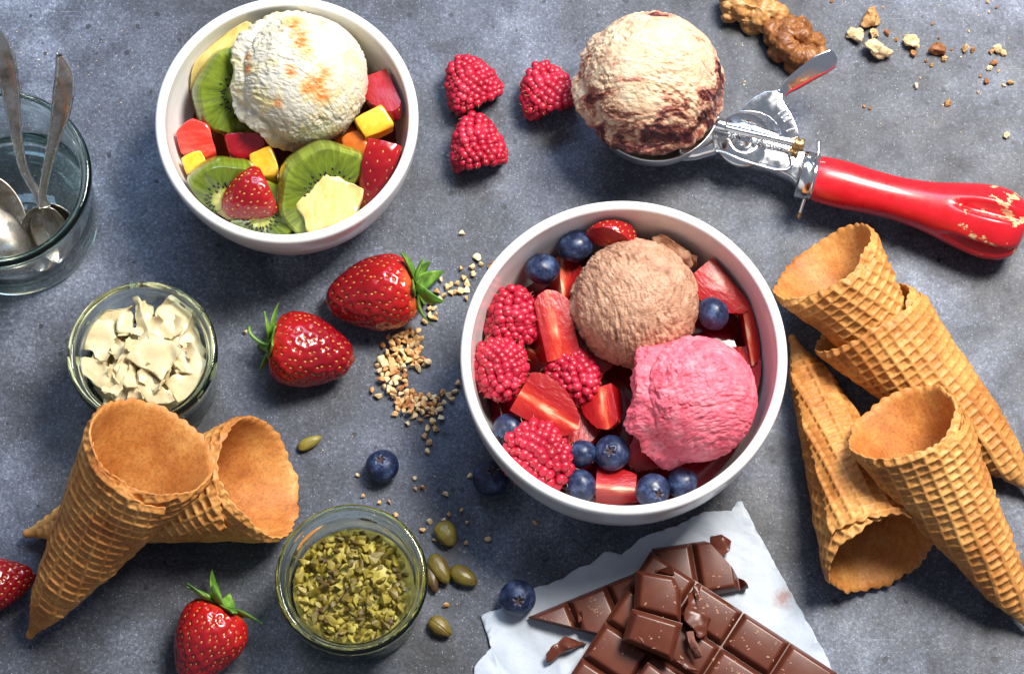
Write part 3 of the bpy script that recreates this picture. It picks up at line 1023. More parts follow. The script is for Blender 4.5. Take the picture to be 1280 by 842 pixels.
def leaf_mesh(L, W, curl, lift, seed):
    nu, nv = 12, 7
    r = np.random.default_rng(seed)
    V = []
    for sgn in (1, -1):
        for i in range(nu):
            u = i / (nu - 1)
            w = W * (math.sin(math.pi * min(1, u * 0.92 + 0.06)) ** 0.8) * (1 - 0.35 * u)
            for j in range(nv):
                v = j / (nv - 1) * 2 - 1
                ang = lift + curl * u
                x = L * u * math.cos(lift + curl * u * 0.5)
                z = L * u * math.sin(lift + curl * u * 0.5) + abs(v) ** 1.5 * w * 0.35 + sgn * 0.022
                V.append((x, v * w + 0.08 * L * math.sin(u * 3 + seed), z + 0.02 * math.sin(6 * u + 3 * v + seed)))
    n = nu * nv
    F = grid_faces(nu, nv)
    F2 = [[q + n for q in f[::-1]] for f in F]
    border = [i * nv for i in range(nu)] + [(nu - 1) * nv + j for j in range(1, nv)] + [i * nv + nv - 1 for i in range(nu - 2, -1, -1)] + [j for j in range(nv - 2, 0, -1)]
    E = [[border[i], border[(i + 1) % len(border)], border[(i + 1) % len(border)] + n, border[i] + n][::-1] for i in range(len(border))]
    return np.array(V), F + F2 + E


def strawberry(label, px, py, z, tip, yhint, H, W, seed, leaves=True, stem=False, nl=9, open_=1.0):
    R = frame(tip, yhint)
    t = thing('strawberry', label, 'strawberry', at(px, py, z), R)
    V, F, S, N, T = straw_body(H, W, seed)
    mk('body', V, F, MAT['straw'], parent=t)
    achenes(S, N, T, t)
    if leaves:
        cal = mk('calyx', *lathe([(0, -H * 0.46), (0.22, -H * 0.46), (0.34, -H * 0.445), (0.2, -H * 0.40), (0, -H * 0.40)], 20), MAT['leaf'], parent=t)
        r = np.random.default_rng(seed + 50)
        for k in range(nl):
            a = 2 * math.pi * k / nl + r.uniform(-0.2, 0.2)
            LL = r.uniform(1.15, 1.85)
            Vl, Fl = leaf_mesh(LL, r.uniform(0.36, 0.52), r.uniform(-0.5, 1.4) * open_, r.uniform(-0.4, 0.15), seed + k)
            # leaf lies from the axis outwards, its up side to -z
            ca, sa = math.cos(a), math.sin(a)
            X = np.array([ca, sa, 0]); Z = np.array([0, 0, -1.0]); Y = np.cross(Z, X)
            Vw = np.outer(Vl[:, 0] + 0.12, X) + np.outer(Vl[:, 1], Y) + np.outer(Vl[:, 2] + H * 0.44, Z)
            mk('leaf', Vw, Fl, MAT['leaf'], parent=cal)
        if stem:
            path = curve_pts([(0, 0, -H * 0.44), (0.05, 0.05, -H * 0.56), (0.3, 0.12, -H * 0.68), (0.62, 0.15, -H * 0.72)], 12)
            mk('stalk', *sweep(path, [0.075] * 12, [0.075] * 12, (0, 1, 0.1), 8), MAT['leaf'], parent=cal)
    return t


strawberry('whole strawberry lying with its green leaves to the right over nuts', 466, 368, 1.45, idir(188, -6), UP, 4.1, 1.6, 3, nl=9)
strawberry('whole strawberry with green leaves to the left, between jar and nuts', 388, 440, 1.45, idir(-9, -3), UP, 3.75, 1.62, 8, stem=True, nl=10)
strawberry('strawberry with leaves on top at the bottom edge beside the pistachio jar', 258, 803, 1.4, idir(-118, -10), UP, 3.6, 1.45, 15, nl=10)
strawberry('strawberry cut off by the left edge of the picture', -14, 731, 1.2, idir(14, -4), UP, 3.9, 1.25, 22)


def cut_strawberry(label, px, py, z, tip, up, H, W, seed, planes, group='strawberry pieces in the large bowl'):
    """planes: local (normal, offset); what lies beyond the plane is cut away. up = where local y looks"""
    V, F, S, N, T = straw_body(H, W, seed, 54, 64, 150, 0.06)
    bm = bmesh.new()
    vs = [bm.verts.new(v) for v in V]
    for f in F:
        try:
            bm.faces.new([vs[i] for i in f])
        except ValueError:
            pass
    bmesh.ops.remove_doubles(bm, verts=bm.verts, dist=1e-4)
    keep = np.ones(len(S), bool)
    for n, d in planes:
        n = unit(n)
        res = bmesh.ops.bisect_plane(bm, geom=list(bm.verts) + list(bm.edges) + list(bm.faces), plane_co=Vector(n * d), plane_no=Vector(n), clear_outer=True, dist=1e-5)
        ed = [e for e in bm.edges if e.is_boundary]
        before = set(bm.faces)
        bmesh.ops.holes_fill(bm, edges=ed, sides=0)
        for f in bm.faces:
            if f not in before:
                f.material_index = 1
        keep &= (S @ n) < d - 0.05
    bmesh.ops.recalc_face_normals(bm, faces=bm.faces)
    # soften the cut edges a little
    ce = [e for e in bm.edges if len(e.link_faces) == 2 and e.link_faces[0].material_index != e.link_faces[1].material_index]
    ff = [e for e in bm.edges if len(e.link_faces) == 2 and e.link_faces[0].material_index == 1 and e.link_faces[1].material_index == 1 and e.calc_face_angle(0) > 0.3]
    try:
        bmesh.ops.bevel(bm, geom=ce + ff, offset=0.05, segments=2, profile=0.6, affect='EDGES', clamp_overlap=True, material=1)
    except Exception:
        pass
    o = mkbm('strawberry_piece', bm, [MAT['straw'], MAT['straw_flesh']], loc=at(px, py, z), rot=frame(tip, up), sharp=45)
    tag(o, label, 'strawberry', group)
    achenes(S[keep], N[keep], T[keep], o, 0.047)
    return o


ROOF = [((0.72, 0.70, 0), 0.06), ((-0.72, 0.70, 0), 0.06)]          # quarter: two cut faces meeting in a ridge along the core
cut_strawberry('tall strawberry wedge with its point up, left of the brown ice cream', 693, 408, 4.6, idir(103, 14), (0.30, -0.40, 1), 3.1, 1.30, 31, [((0.15, 1, 0), 0.12), ((1, .1, 0), 0.62), ((-1, 0, 0), 0.75)])
cut_strawberry('long strawberry wedge with pale streaked cut face above the large raspberry', 680, 510, 4.8, idir(-30, -4), (-0.30, -0.30, 1), 3.2, 1.25, 32, [((0.1, 1, 0), 0.05), ((0, 0, -1), 1.15), ((-1, 0, 0), 0.75)])
cut_strawberry('strawberry piece with a red cut face in the middle of the bowl', 754, 500, 4.4, idir(-80, 5), (-.1, -0.3, 1), 2.6, 1.15, 33, [((-0.30, 1, 0), 0.10), ((0, 0, -1), 0.55), ((1, 0.2, 0), 0.5)])
cut_strawberry('strawberry chunk at the front rim between two blueberries', 771, 611, 4.2, idir(-4, 4), (0, -0.45, 1), 2.9, 1.10, 34, ROOF + [((0, 0, -1), 0.85), ((0, 0, 1), 0.75)])
cut_strawberry('strawberry tip with seeds at the top rim of the berry bowl', 766, 293, 4.8, idir(70, -20), UP, 2.4, 1.1, 35, [((0, -1, 0), 0.2), ((0, 0, -1), 0.6)])
cut_strawberry('strawberry wedge at the upper right rim behind the brown ice cream', 903, 353, 4.6, idir(-48, -8), (-0.5, -0.2, 1), 3.2, 1.2, 36, [((.35, 1, 0), 0.15), ((0, 0, -1), 1.05), ((1, 0, 0), 0.55)])
cut_strawberry('strawberry piece against the right wall of the berry bowl', 934, 412, 4.1, idir(-80, -20), (-0.7, -0.1, 0.9), 3.0, 1.05, 37, ROOF)
cut_strawberry('shaded strawberry piece under the upper left blueberry', 702, 356, 3.9, idir(-85, -10), (-0.3, -0.2, 1), 2.7, 1.0, 38, ROOF)
cut_strawberry('strawberry piece tucked between the two left raspberries', 625, 430, 3.5, idir(60, 20), UP, 2.4, 1.0, 39, [((0, -1, 0), 0.2)])
cut_strawberry('dark strawberry piece under the tall wedge near the bowl middle', 686, 452, 3.5, idir(-30, 0), (0, -0.2, 1), 2.6, 1.0, 40, ROOF)
cut_strawberry('strawberry piece in shade below the middle raspberry', 722, 538, 3.4, idir(-100, 0), (0, 0.1, 1), 2.4, 1.0, 41, [((0, 1, 0), 0.35)])
cut_strawberry('strawberry piece in shade under the brown ice cream by the raspberry', 745, 440, 3.4, idir(20, 0), (-0.2, -0.3, 1), 2.6, 1.0, 51, [((0, 1, 0), 0.2)])
cut_strawberry('strawberry piece in shade under the pink lip at the bottom', 815, 560, 3.3, idir(-140, 0), (-0.2, -0.3, 1), 2.6, 1.0, 52, [((0, 1, 0), 0.2)])
cut_strawberry('strawberry piece low at the right wall under pink ice cream', 930, 470, 3.2, idir(-95, 0), (-0.4, -0.1, 1), 2.8, 1.0, 53, [((0, 1, 0), 0.2)])
g = 'strawberry pieces in the small bowl'
cut_strawberry('strawberry chunk against the right wall beside the vanilla ice cream', 484, 113, 4.2, idir(-70, 10), (-0.2, -0.3, 1), 3.0, 1.2, 42, [((0.2, 1, 0), 0.45), ((1, 0.1, 0), 0.55), ((0, 0, -1), 0.75)], g)
cut_strawberry('large strawberry wedge with seeded skin at the right of kiwi bowl', 478, 214, 4.0, idir(-105, -10), (-0.35, 0.5, 0.8), 4.0, 1.55, 43, [((-1, 0.3, 0), 0.35), ((0, 0, -1), 1.0)], g)
cut_strawberry('seeded strawberry half lying on kiwi at the front of the bowl', 312, 247, 4.4, idir(205, 0), (0.1, 0.3, 1), 2.5, 1.15, 44, [((0, -1, 0), 0.2), ((0, 0, -1), 0.85)], g)


# ------------------------------------------------------------------ fruit salad
def kiwi(label, px, py, z, R, n, ydir, half=None, thick=0.55, seed=1):
    """slice, local xy; half = list of (normal, offset) planes in local xy"""
    c = at(px, py, z)
    bm = bmesh.new()
    seg = 72
    rings = [(0.0, 1), (0.35, 1), (0.7, 1), (0.93, 1), (0.985, 0.75), (1.0, 0.25), (1.0, -0.25), (0.985, -0.75), (0.93, -1), (0.5, -1), (0.0, -1)]
    rows = []
    for rr, zz in rings:
        row = []
        for k in range(seg if rr > 0 else 1):
            a = 2 * math.pi * k / seg
            wob = 1 + 0.03 * math.sin(3 * a + seed) + 0.02 * math.sin(7 * a + 2 * seed)
            row.append(bm.verts.new((R * rr * wob * math.cos(a), R * rr * wob * math.sin(a) * 0.93, zz * thick + 0.03 * math.sin(9 * a) * rr)))
        rows.append(row)
    for a, b in zip(rows[:-1], rows[1:]):
        for k in range(seg):
            k2 = (k + 1) % seg
            if len(a) == 1:
                bm.faces.new([a[0], b[k], b[k2]])
            elif len(b) == 1:
                bm.faces.new([a[k], b[0], a[k2]])
            else:
                bm.faces.new([a[k], b[k], b[k2], a[k2]])
    planes = half or []
    for nn, d in planes:
        nn = unit(nn)
        bmesh.ops.bisect_plane(bm, geom=list(bm.verts) + list(bm.edges) + list(bm.faces), plane_co=Vector(nn * d), plane_no=Vector(nn), clear_outer=True, dist=1e-5)
        bmesh.ops.holes_fill(bm, edges=[e for e in bm.edges if e.is_boundary], sides=0)
    bmesh.ops.recalc_face_normals(bm, faces=bm.faces)
    o = mkbm('kiwi_slice', bm, MAT['kiwi'], loc=c, rot=frame(n, ydir), sharp=50)
    tag(o, label, 'kiwi', 'kiwi slices in the small bowl')
    r = np.random.default_rng(seed)
    Vs, Fs, k = [], [], 0
    for i in range(46):
        a = 2 * math.pi * i / 46 + r.uniform(-0.06, 0.06)
        rr = R * (0.40 + (0.09 if i % 2 else -0.02) + r.uniform(-0.05, 0.05))
        p = np.array([rr * math.cos(a), rr * math.sin(a) * 0.93, thick - 0.005])
        if any(p @ unit(nn) > d - 0.05 for nn, d in planes):
            continue
        rad, tan = np.array([math.cos(a), math.sin(a), 0]), np.array([-math.sin(a), math.cos(a), 0])
        Vs.append(np.outer(_P1[:, 0] * 0.085, rad) + np.outer(_P1[:, 1] * 0.045, tan) + np.outer(_P1[:, 2] * 0.04, UP) + p)
        Fs += [[q + k for q in f] for f in _F1]
        k += len(_P1)
    if Vs:
        tag(mk('seeds', np.vstack(Vs), Fs, MAT['kiwi_seed'], parent=o), kind='stuff')


kiwi('kiwi slice leaning left of the vanilla ice cream in the bowl', 296, 116, 4.0, 1.95, (0.45, -0.35, 0.85), (-1, 0.2, 0.4), None, 0.5, 1)
kiwi('kiwi half slice at the lower left rim behind the strawberry half', 281, 244, 4.0, 1.75, (0.20, -0.75, 0.75), (-0.45, 0.9, 0.5), [((0.1, -1, 0), 0.3)], 0.5, 2)
kiwi('large kiwi slice behind the pale front pineapple chunk', 408, 238, 4.2, 2.15, (0.25, -0.60, 0.8), (-0.5, 0.8, 0.4), [((0.55, -0.8, 0), 0.75)], 0.6, 3)
kiwi('kiwi piece under the strawberry half at the front rim', 325, 268, 3.8, 1.5, (0.1, -0.35, 0.95), (0.2, 1, 0), [((-1, 0.3, 0), 0.9)], 0.5, 4)


def chunk(name, label, cat, m, pts, depth, bev=0.15, rough=0.11, shrink=0.9, seed=1, group=None, down=(0, 0, -1), parent=None, cuts=2, jag=0.0, soft=0):
    """solid whose top outline is given as pixel + height; it goes `depth` cm down"""
    top = np.array([at(*p) for p in pts])
    if jag:
        T = []
        rj = np.random.default_rng(seed + 900)
        for i in range(len(top)):
            a_, b_ = top[i], top[(i + 1) % len(top)]
            n_ = max(1, int(np.linalg.norm(b_ - a_) / 0.32))
            for k_ in range(n_):
                T.append(a_ + (b_ - a_) * k_ / n_ + rj.normal(size=3) * jag * (0.4 if k_ == 0 else 1.0))
        top = np.array(T)
    c = top.mean(0)
    down = unit(down)
    bot = (top - c) * shrink + c + down * depth
    mid = c + down * depth * 0.5
    bm = prism(top - mid, bot - mid, bev, 3)
    roughen(bm, rough, 1.3, seed, cuts)
    for _ in range(soft):
        bmesh.ops.smooth_vert(bm, verts=bm.verts, factor=0.5, use_axis_x=True, use_axis_y=True, use_axis_z=True)
    o = mkbm(name, bm, m, loc=mid, sharp=None if soft else 50)
    if label:
        tag(o, label, cat, group)
    return o


g = 'pineapple pieces in the small bowl'
chunk('pineapple_piece', 'long pineapple plank leaning on the upper left bowl wall', 'pineapple', MAT['pineapple'], [(231, 92, 4.3), (236, 74, 4.8), (302, 16, 5.0), (316, 30, 5.0), (296, 62, 4.5), (232, 112, 3.8)], 1.1, 0.1, seed=3, group=g, soft=2)
chunk('pineapple_piece', 'pale yellow pineapple chunk at the front right of kiwi bowl', 'pineapple', MAT['pineapple'], [(365, 229, 5.0), (398, 211, 5.2), (412, 217, 5.2), (457, 234, 5.0), (443, 273, 4.6), (388, 293, 4.5), (372, 260, 4.7)], 1.3, 0.12, seed=4, group=g, rough=0.12, jag=0.04, soft=2)
chunk('pineapple_piece', 'small pineapple bit half hidden under the lower left kiwi', 'pineapple', MAT['pineapple'], [(263, 250, 3.9), (286, 246, 4.0), (302, 268, 3.9), (283, 278, 3.7), (268, 268, 3.7)], 0.8, 0.1, seed=5, group=g, soft=2)
g = 'mango cubes in the small bowl'
chunk('mango_cube', 'mango cube at the right below a strawberry chunk', 'mango', MAT['mango'], [(441, 147, 4.9), (477, 128, 5.0), (494, 155, 4.8), (456, 175, 4.7)], 1.0, 0.14, seed=6, group=g, shrink=0.97, soft=2)
chunk('mango_cube', 'mango cube in the middle of kiwi bowl beside the vanilla', 'mango', MAT['mango'], [(311, 192, 4.4), (337, 181, 4.5), (348, 207, 4.4), (345, 222, 4.1), (318, 219, 4.1)], 0.9, 0.12, seed=7, group=g, shrink=0.97, soft=2)
chunk('mango_cube', 'mango cube at the left rim under red melon', 'mango', MAT['mango'], [(222, 196, 4.3), (250, 185, 4.4), (259, 200, 4.3), (252, 212, 4.1), (229, 220, 4.0)], 0.9, 0.12, seed=8, group=g, shrink=0.97, soft=2)
chunk('papaya_piece', 'orange papaya piece between vanilla ice cream and large strawberry wedge', 'papaya', MAT['papaya'], [(426, 171, 4.1), (448, 160, 4.3), (462, 185, 4.3), (450, 200, 4.0), (430, 190, 3.9)], 1.0, 0.1, seed=9, soft=2)
chunk('melon_piece', 'red watermelon chunk against the left wall of kiwi bowl', 'melon', MAT['melon'], [(215, 166, 4.3), (240, 146, 4.6), (259, 155, 4.6), (270, 185, 4.3), (268, 197, 4.0), (222, 192, 3.9)], 1.3, 0.1, seed=10, soft=2)
chunk('cherry_piece', 'glossy dark red fruit cube left of the vanilla ice cream', 'fruit', MAT['cherry'], [(279, 168, 4.2), (303, 162, 4.4), (331, 166, 4.3), (336, 192, 3.9), (305, 199, 3.8), (281, 190, 3.9)], 1.0, 0.14, seed=11, rough=0.12, soft=2)
chunk('chocolate_flake', 'crumbly brown chocolate flake behind the brown ice cream', 'chocolate', MAT['choc_ice'], [(815, 297, 4.9), (826, 290, 5.1), (858, 312, 5.1), (875, 325, 4.7), (862, 338, 4.5), (830, 318, 4.6)], 0.7, 0.06, seed=12, rough=0.22, cuts=3)

for o in list(COL.objects):
    if o.parent is None and o.type == 'MESH' and o.name.split('.')[0] in ('kiwi_slice', 'strawberry_piece', 'pineapple_piece', 'mango_cube', 'papaya_piece', 'melon_piece', 'cherry_piece', 'chocolate_flake'):
        if o.location.x * 100 < -3:
            contain(o, KB, 5.6, 2.7)
        else:
            contain(o, RB, 6.4, 3.4)


# ------------------------------------------------------------------ waffle cones
def cone(label, tip_px, tip_z, mouth_px, mouth_z, rpx, roll, seed, cutback=0.20, wraps=1.32, squash=1.0, extra=0.0, gridrot=-0.58):
    tip = at(*tip_px, tip_z)
    mouth = at(*mouth_px, mouth_z)
    ax = unit(mouth - tip)
    A = np.linalg.norm(mouth - tip) + extra
    R = rpx * cmpx(*mouth_px, mouth_z)
    al = math.atan2(R, A)
    L = A / math.cos(al)
    PH = 2 * math.pi * wraps
    nph, ns = 280, 180
    ph = np.linspace(-PH / 2, PH / 2, nph)
    r = np.random.default_rng(seed)
    th = 0.15
    cell = 0.41
    psi = ph * math.sin(al)
    smax = L * (1.0 + 0.055 - cutback * (1 - np.cos(np.clip(np.abs(ph) / (PH / 2), 0, 1) * math.pi)) / 2)
    arc = psi * L
    smax = smax + 0.085 * np.abs(np.sin(math.pi * arc / cell)) + 0.14 * fbm(np.stack([arc * 1.5, arc * 0 + seed, arc * 0], 1), 3, seed)
    s0 = 0.12
    v = np.linspace(0, 1, ns)
    S = s0 + (smax[:, None] - s0) * v[None]
    PSI = np.repeat(psi[:, None], ns, 1)
    PHI = np.repeat(ph[:, None], ns, 1)
    gx, gy = S * np.cos(PSI + gridrot), S * np.sin(PSI + gridrot)
    gx = gx + 0.05 * np.sin(gy * 1.1)
    fx = np.abs((gx / cell) % 1 - 0.5) * 2
    fy = np.abs((gy / cell) % 1 - 0.5) * 2
    rid = np.maximum(sst(0.55, 0.86, fx), sst(0.55, 0.86, fy))
    q = np.stack([gx, gy, gx * 0 + seed], -1).reshape(-1, 3)
    nz = fbm(q * 0.8, 3, seed).reshape(S.shape)
    fine = fbm(q * 5, 2, seed + 3).reshape(S.shape)
    fade = sst(0.2, 2.2, S) * (0.75 + 0.5 * np.clip(nz + 0.3, 0, 1))
    rim = sst(0.0, 0.22, smax[:, None] - S)
    relief = 0.12 * rid * fade + 0.010 * fine + 0.03 * nz
    off = (th + 0.12) * (PHI + PH / 2) / (2 * math.pi) * sst(-0.6, 3.5, S)
    lowf = 0.10 * fbm(np.stack([np.cos(PHI) * 1.1, np.sin(PHI) * 1.1, S * 0.25], -1).reshape(-1, 3), 2, seed + 8).reshape(S.shape) * sst(1, 6, S)

    def surf(o, bulge=0.0):
        rho = S * math.sin(al) + (off + o + lowf) * math.cos(al) + 0.02
        z = S * math.cos(al) - (o) * math.sin(al)
        x, y = rho * np.cos(PHI), rho * np.sin(PHI) * squash
        return np.stack([x, y, z], -1)
    outer = surf(th * (0.6 + 0.4 * rim) * (0.35 + 0.65 * sst(0, 2, S)) + relief * (0.35 + 0.65 * rim))
    inner = surf(-th * 0.0 + 0.012 * fine + 0.012 * rid + th * 0.35 * (1 - rim))
    step = 5
    ii = list(range(0, ns, step))
    if ii[-1] != ns - 1:
        ii.append(ns - 1)
    inner = inner[:, ii]
    ni = len(ii)
    V = np.vstack([outer.reshape(-1, 3), inner.reshape(-1, 3)])
    o0 = nph * ns
    F = grid_faces(nph, ns)
    mi = [0] * len(F)
    Fi = [f[::-1] for f in grid_faces(nph, ni, off=o0)]
    F += Fi
    mi += [1] * len(Fi)
    for k in range(nph - 1):
        F.append([k * ns + ns - 1, (k + 1) * ns + ns - 1, o0 + (k + 1) * ni + ni - 1, o0 + k * ni + ni - 1])
        F.append([o0 + k * ni, o0 + (k + 1) * ni, (k + 1) * ns, k * ns])
        mi += [0, 0]
    for k in (0, nph - 1):
        for j in range(ni - 1):
            poly = [k * ns + q for q in range(ii[j], ii[j + 1] + 1)] + [o0 + k * ni + j + 1, o0 + k * ni + j]
            F.append(poly if k == 0 else poly[::-1])
            mi.append(0)
    # closed point
    pv = len(V)
    rt = s0 * math.sin(al) + 0.16
    dome, fd = lathe([(0, s0 * math.cos(al) - rt * 0.55), (rt * 0.6, s0 * math.cos(al) - rt * 0.35), (rt * 0.98, s0 * math.cos(al) + 0.02), (rt * 1.05, s0 * math.cos(al) + 0.25), (rt * 0.5, s0 + 0.4), (0, s0 + 0.4)], 24)
    V = np.vstack([V, dome])
    F += [[q + pv for q in f] for f in fd]
    mi += [0] * len(fd)
    # long side of the mouth (phi = 0, local +x) turned to `roll`
    down = np.array([0, 0, -1.0])
    b = unit(down - ax * (down @ ax))
    c = np.cross(ax, b)
    a = math.radians(roll)
    X = b * math.cos(a) + c * math.sin(a)
    Rm = np.column_stack([X, np.cross(ax, X), ax])
    o = mk('waffle_cone', V, F, [MAT['waffle'], MAT['waffle_in']], loc=tip, rot=Rm, midx=mi)
    tag(o, label, 'waffle cone', 'rolled waffle cones')


cone('waffle cone on the left propped against the white chocolate jar', (35, 797), 0.45, (187, 566), 7.2, 69, 2, 1, 0.11)
cone('waffle cone on the left lying underneath the other, mouth to the right', (28, 668), 0.50, (330, 596), 2.95, 70, 4, 2, 0.20)
cone('waffle cone beside the big bowl with its mouth at the bottom', (988, 418), 0.5, (1097, 690), 2.55, 60, -8, 3, 0.13)
cone('waffle cone propped on another with open mouth, front right', (1288, 785), 0.5, (1132, 530), 5.4, 61, 8, 4, 0.14)
cone('long waffle cone at the right edge holding another cone inside it', (1296, 618), 0.6, (1082, 398), 2.8, 61, 25, 5, 0.14)
cone('waffle cone stuck inside the long cone, nearest the red handle', (1170, 505), 1.4, (1030, 324), 3.7, 64, -10, 6, 0.20)


# ------------------------------------------------------------------ spoons
def dish(L, W, depth, th=0.09, nu=40, nv=25):
    """spoon bowl: along +x from 0 to L, open to +z"""
    top, bot = [], []
    for i in range(nu):
        u = i / (nu - 1)
        w = W * (np.sin(math.pi * (0.04 + 0.955 * u ** 0.86)) ** 0.62)
        for j in range(nv):
            v = j / (nv - 1) * 2 - 1
            dz = -depth * (1 - v * v) * (np.sin(math.pi * min(1, max(0, u))) ** 0.7) + 0.25 * u * u
            top.append((L * u, v * w, dz + th))
            bot.append((L * u, v * w * 1.005, dz - 0.0))
    V = np.array(top + bot)
    n = nu * nv
    F = [f[::-1] for f in grid_faces(nu, nv)] + grid_faces(nu, nv, off=n)
    for i in range(nu - 1):
        F.append([i * nv, (i + 1) * nv, n + (i + 1) * nv, n + i * nv])
        F.append([(i + 1) * nv + nv - 1, i * nv + nv - 1, n + i * nv + nv - 1, n + (i + 1) * nv + nv - 1])
    for j in range(nv - 1):
        F.append([j + 1, j, n + j, n + j + 1])
        F.append([(nu - 1) * nv + j, (nu - 1) * nv + j + 1, n + (nu - 1) * nv + j + 1, n + (nu - 1) * nv + j])
    return V, F


def spoon(label, path_px, widths, face, bowl_dir, bowl_up, BL=3.7, BW=1.25, depth=0.6):
    """path from the handle end to the neck (pixel, pixel, height)"""
    pts = np.array([at(*p) for p in path_px])
    base = pts[-1]
    t = thing('spoon', label, 'spoon', base, None, 'silver spoons in the jar')
    n = 60
    path = curve_pts(pts - base, n)
    wd = np.interp(np.linspace(0, 1, n), np.linspace(0, 1, len(widths)), widths)
    V, F = sweep(path, wd, 0.12 + 0.06 * np.linspace(0, 1, n), face, 20, 2.2)
    h = mk('handle', V, F, MAT['silver'], parent=t)
    for sgn in (-1, 1):        # raised bead along each edge
        P = path.copy()
        T = np.gradient(P, axis=0); T /= np.linalg.norm(T, axis=1)[:, None]
        W = np.cross(T, unit(face)); W /= np.linalg.norm(W, axis=1)[:, None]
        N = np.cross(W, T)
        N *= np.sign(N @ unit(face))[:, None]
        E = P + W * (sgn * wd * 0.82)[:, None] + N * (0.07 + 0.05 * np.linspace(0, 1, n))[:, None]
        bead = 0.062 * (1 + 0.35 * np.sin(np.arange(n) * 1.9)) * np.linspace(1, 0.5, n)
        mk('edge_bead', *sweep(E, bead, bead, face, 8), MAT['steel'], parent=h)
    V, F = dish(BL, BW, depth)
    d = unit(bowl_dir)
    up = unit(np.asarray(bowl_up, float) - d * (np.asarray(bowl_up) @ d))
    R = np.column_stack([d, np.cross(up, d), up])
    V = V @ R.T
    mk('bowl', V, F, MAT['silver'], parent=t)
    return t


wl = [0.08, 0.36, 0.45, 0.40, 0.29, 0.22, 0.18, 0.17, 0.19, 0.28]
spoon('silver spoon with its whole handle in view leaning in the jar', [(73, 68, 8.4), (80, 100, 7.5), (76, 140, 6.3), (66, 180, 5.0), (57, 220, 3.7), (53, 245, 3.0), (55, 258, 2.7)], wl, (0.25, 0.05, 0.95), (-0.08, -0.62, -0.78), (0.0, -0.75, 0.6), 3.1, 1.0)
spoon('silver spoon with its handle end cut by the left edge', [(-8, 30, 8.4), (4, 66, 7.4), (13, 110, 6.0), (20, 165, 4.5), (30, 212, 3.2), (44, 238, 2.6), (54, 256, 2.4)], wl, (0.05, 0.0, 0.95), (0.35, -0.70, -0.65), (0.0, -0.7, 0.7), 2.9, 1.0)
spoon('silver spoon whose back bulges up at the left edge, nearest viewer', [(-172, 160, 7.8), (-132, 195, 6.2), (-94, 232, 4.8), (-62, 258, 3.7), (-46, 268, 3.2)], wl, (-0.2, -0.4, 0.9), (0.72, -0.5, -0.28), (-0.1, 0.35, -0.95), 3.5, 1.2, 0.7)
spoon('silver spoon bowl seen hollow at the left edge behind another', [(-172, 110, 7.8), (-128, 150, 6.2), (-92, 190, 4.6), (-64, 215, 3.3), (-52, 228, 2.7)], wl, (-0.2, -0.4, 0.9), (0.75, -0.50, -0.40), (0.2, -0.2, 0.95), 3.4, 1.2)


# ------------------------------------------------------------------ white chocolate in the jar
def zpt(X, Y, ox, oy, s):
    return ox + X / s, oy + Y / s


WCH = [
    ('square white chocolate piece lying on top in the jar', [(495, 335), (630, 410), (545, 540), (400, 445)], 4.0),
    ('large white chocolate slab leaning on the jar back wall', [(600, 150), (695, 220), (620, 370), (505, 325), (545, 200)], 3.7),
    ('thin upright white chocolate stick at the top of the heap', [(405, 155), (435, 155), (485, 330), (445, 370)], 3.9),
    ('white chocolate sliver at the upper left of the heap', [(230, 230), (390, 200), (330, 270), (230, 270)], 3.4),
    ('blocky white chocolate lump at the left jar wall', [(190, 290), (300, 260), (310, 350), (270, 420), (180, 400)], 3.4),
    ('long white chocolate slab at the lower left of the jar', [(135, 460), (230, 470), (440, 630), (330, 665), (140, 500)], 3.5),
    ('white chocolate flake left of the thin stick', [(335, 240), (400, 220), (415, 320), (340, 310)], 3.6),
    ('small white chocolate shard below the left flakes', [(300, 380), (400, 370), (360, 440), (320, 450)], 3.5),
    ('narrow white chocolate splinter crossing the left of the heap', [(430, 385), (410, 362), (320, 490), (335, 505)], 3.8),
    ('white chocolate piece below the square one to its left', [(355, 480), (410, 470), (430, 600), (330, 555)], 3.5),
    ('pointed white chocolate wedge below the square piece', [(440, 530), (480, 530), (600, 650), (500, 670), (435, 600)], 3.7),
    ('white chocolate shaving at the right jar wall', [(640, 290), (700, 280), (760, 400), (750, 440), (640, 370)], 3.3),
    ('curled white chocolate shaving right of the square piece', [(640, 420), (690, 390), (765, 470), (750, 520), (600, 500)], 3.5),
    ('broad white chocolate piece at the lower right of the heap', [(570, 570), (760, 500), (700, 630), (640, 655)], 3.6),
    ('white chocolate bit at the back beside the thin stick', [(470, 180), (510, 195), (490, 260), (450, 230)], 3.2),
    ('white chocolate corner at the bottom of the jar by the cone', [(270, 650), (340, 660), (330, 700), (280, 700)], 3.1),
]
for k, (lab, poly, z) in enumerate(WCH):
    pc = np.mean(poly, axis=0)
    poly = [tuple(pc + (np.array(q) - pc) * 1.2) for q in poly]
    pts = [(*zpt(450 + (X - 450) * 1.06, 425 + (Y - 425) * 1.06, 70, 340, 4.209), z + 0.18 * math.sin(k * 2.3 + i * 1.9)) for i, (X, Y) in enumerate(poly)]
    chunk('white_chocolate_piece', lab, 'white chocolate', MAT['white_choc'], pts, 0.35 + 0.28 * ((k * 7) % 3), 0.035, 0.12, 0.88, 100 + k, 'white chocolate pieces in the jar',
          down=(0.25 * math.sin(k * 1.7), -0.2 * math.cos(k * 2.1), -1), jag=0.035)
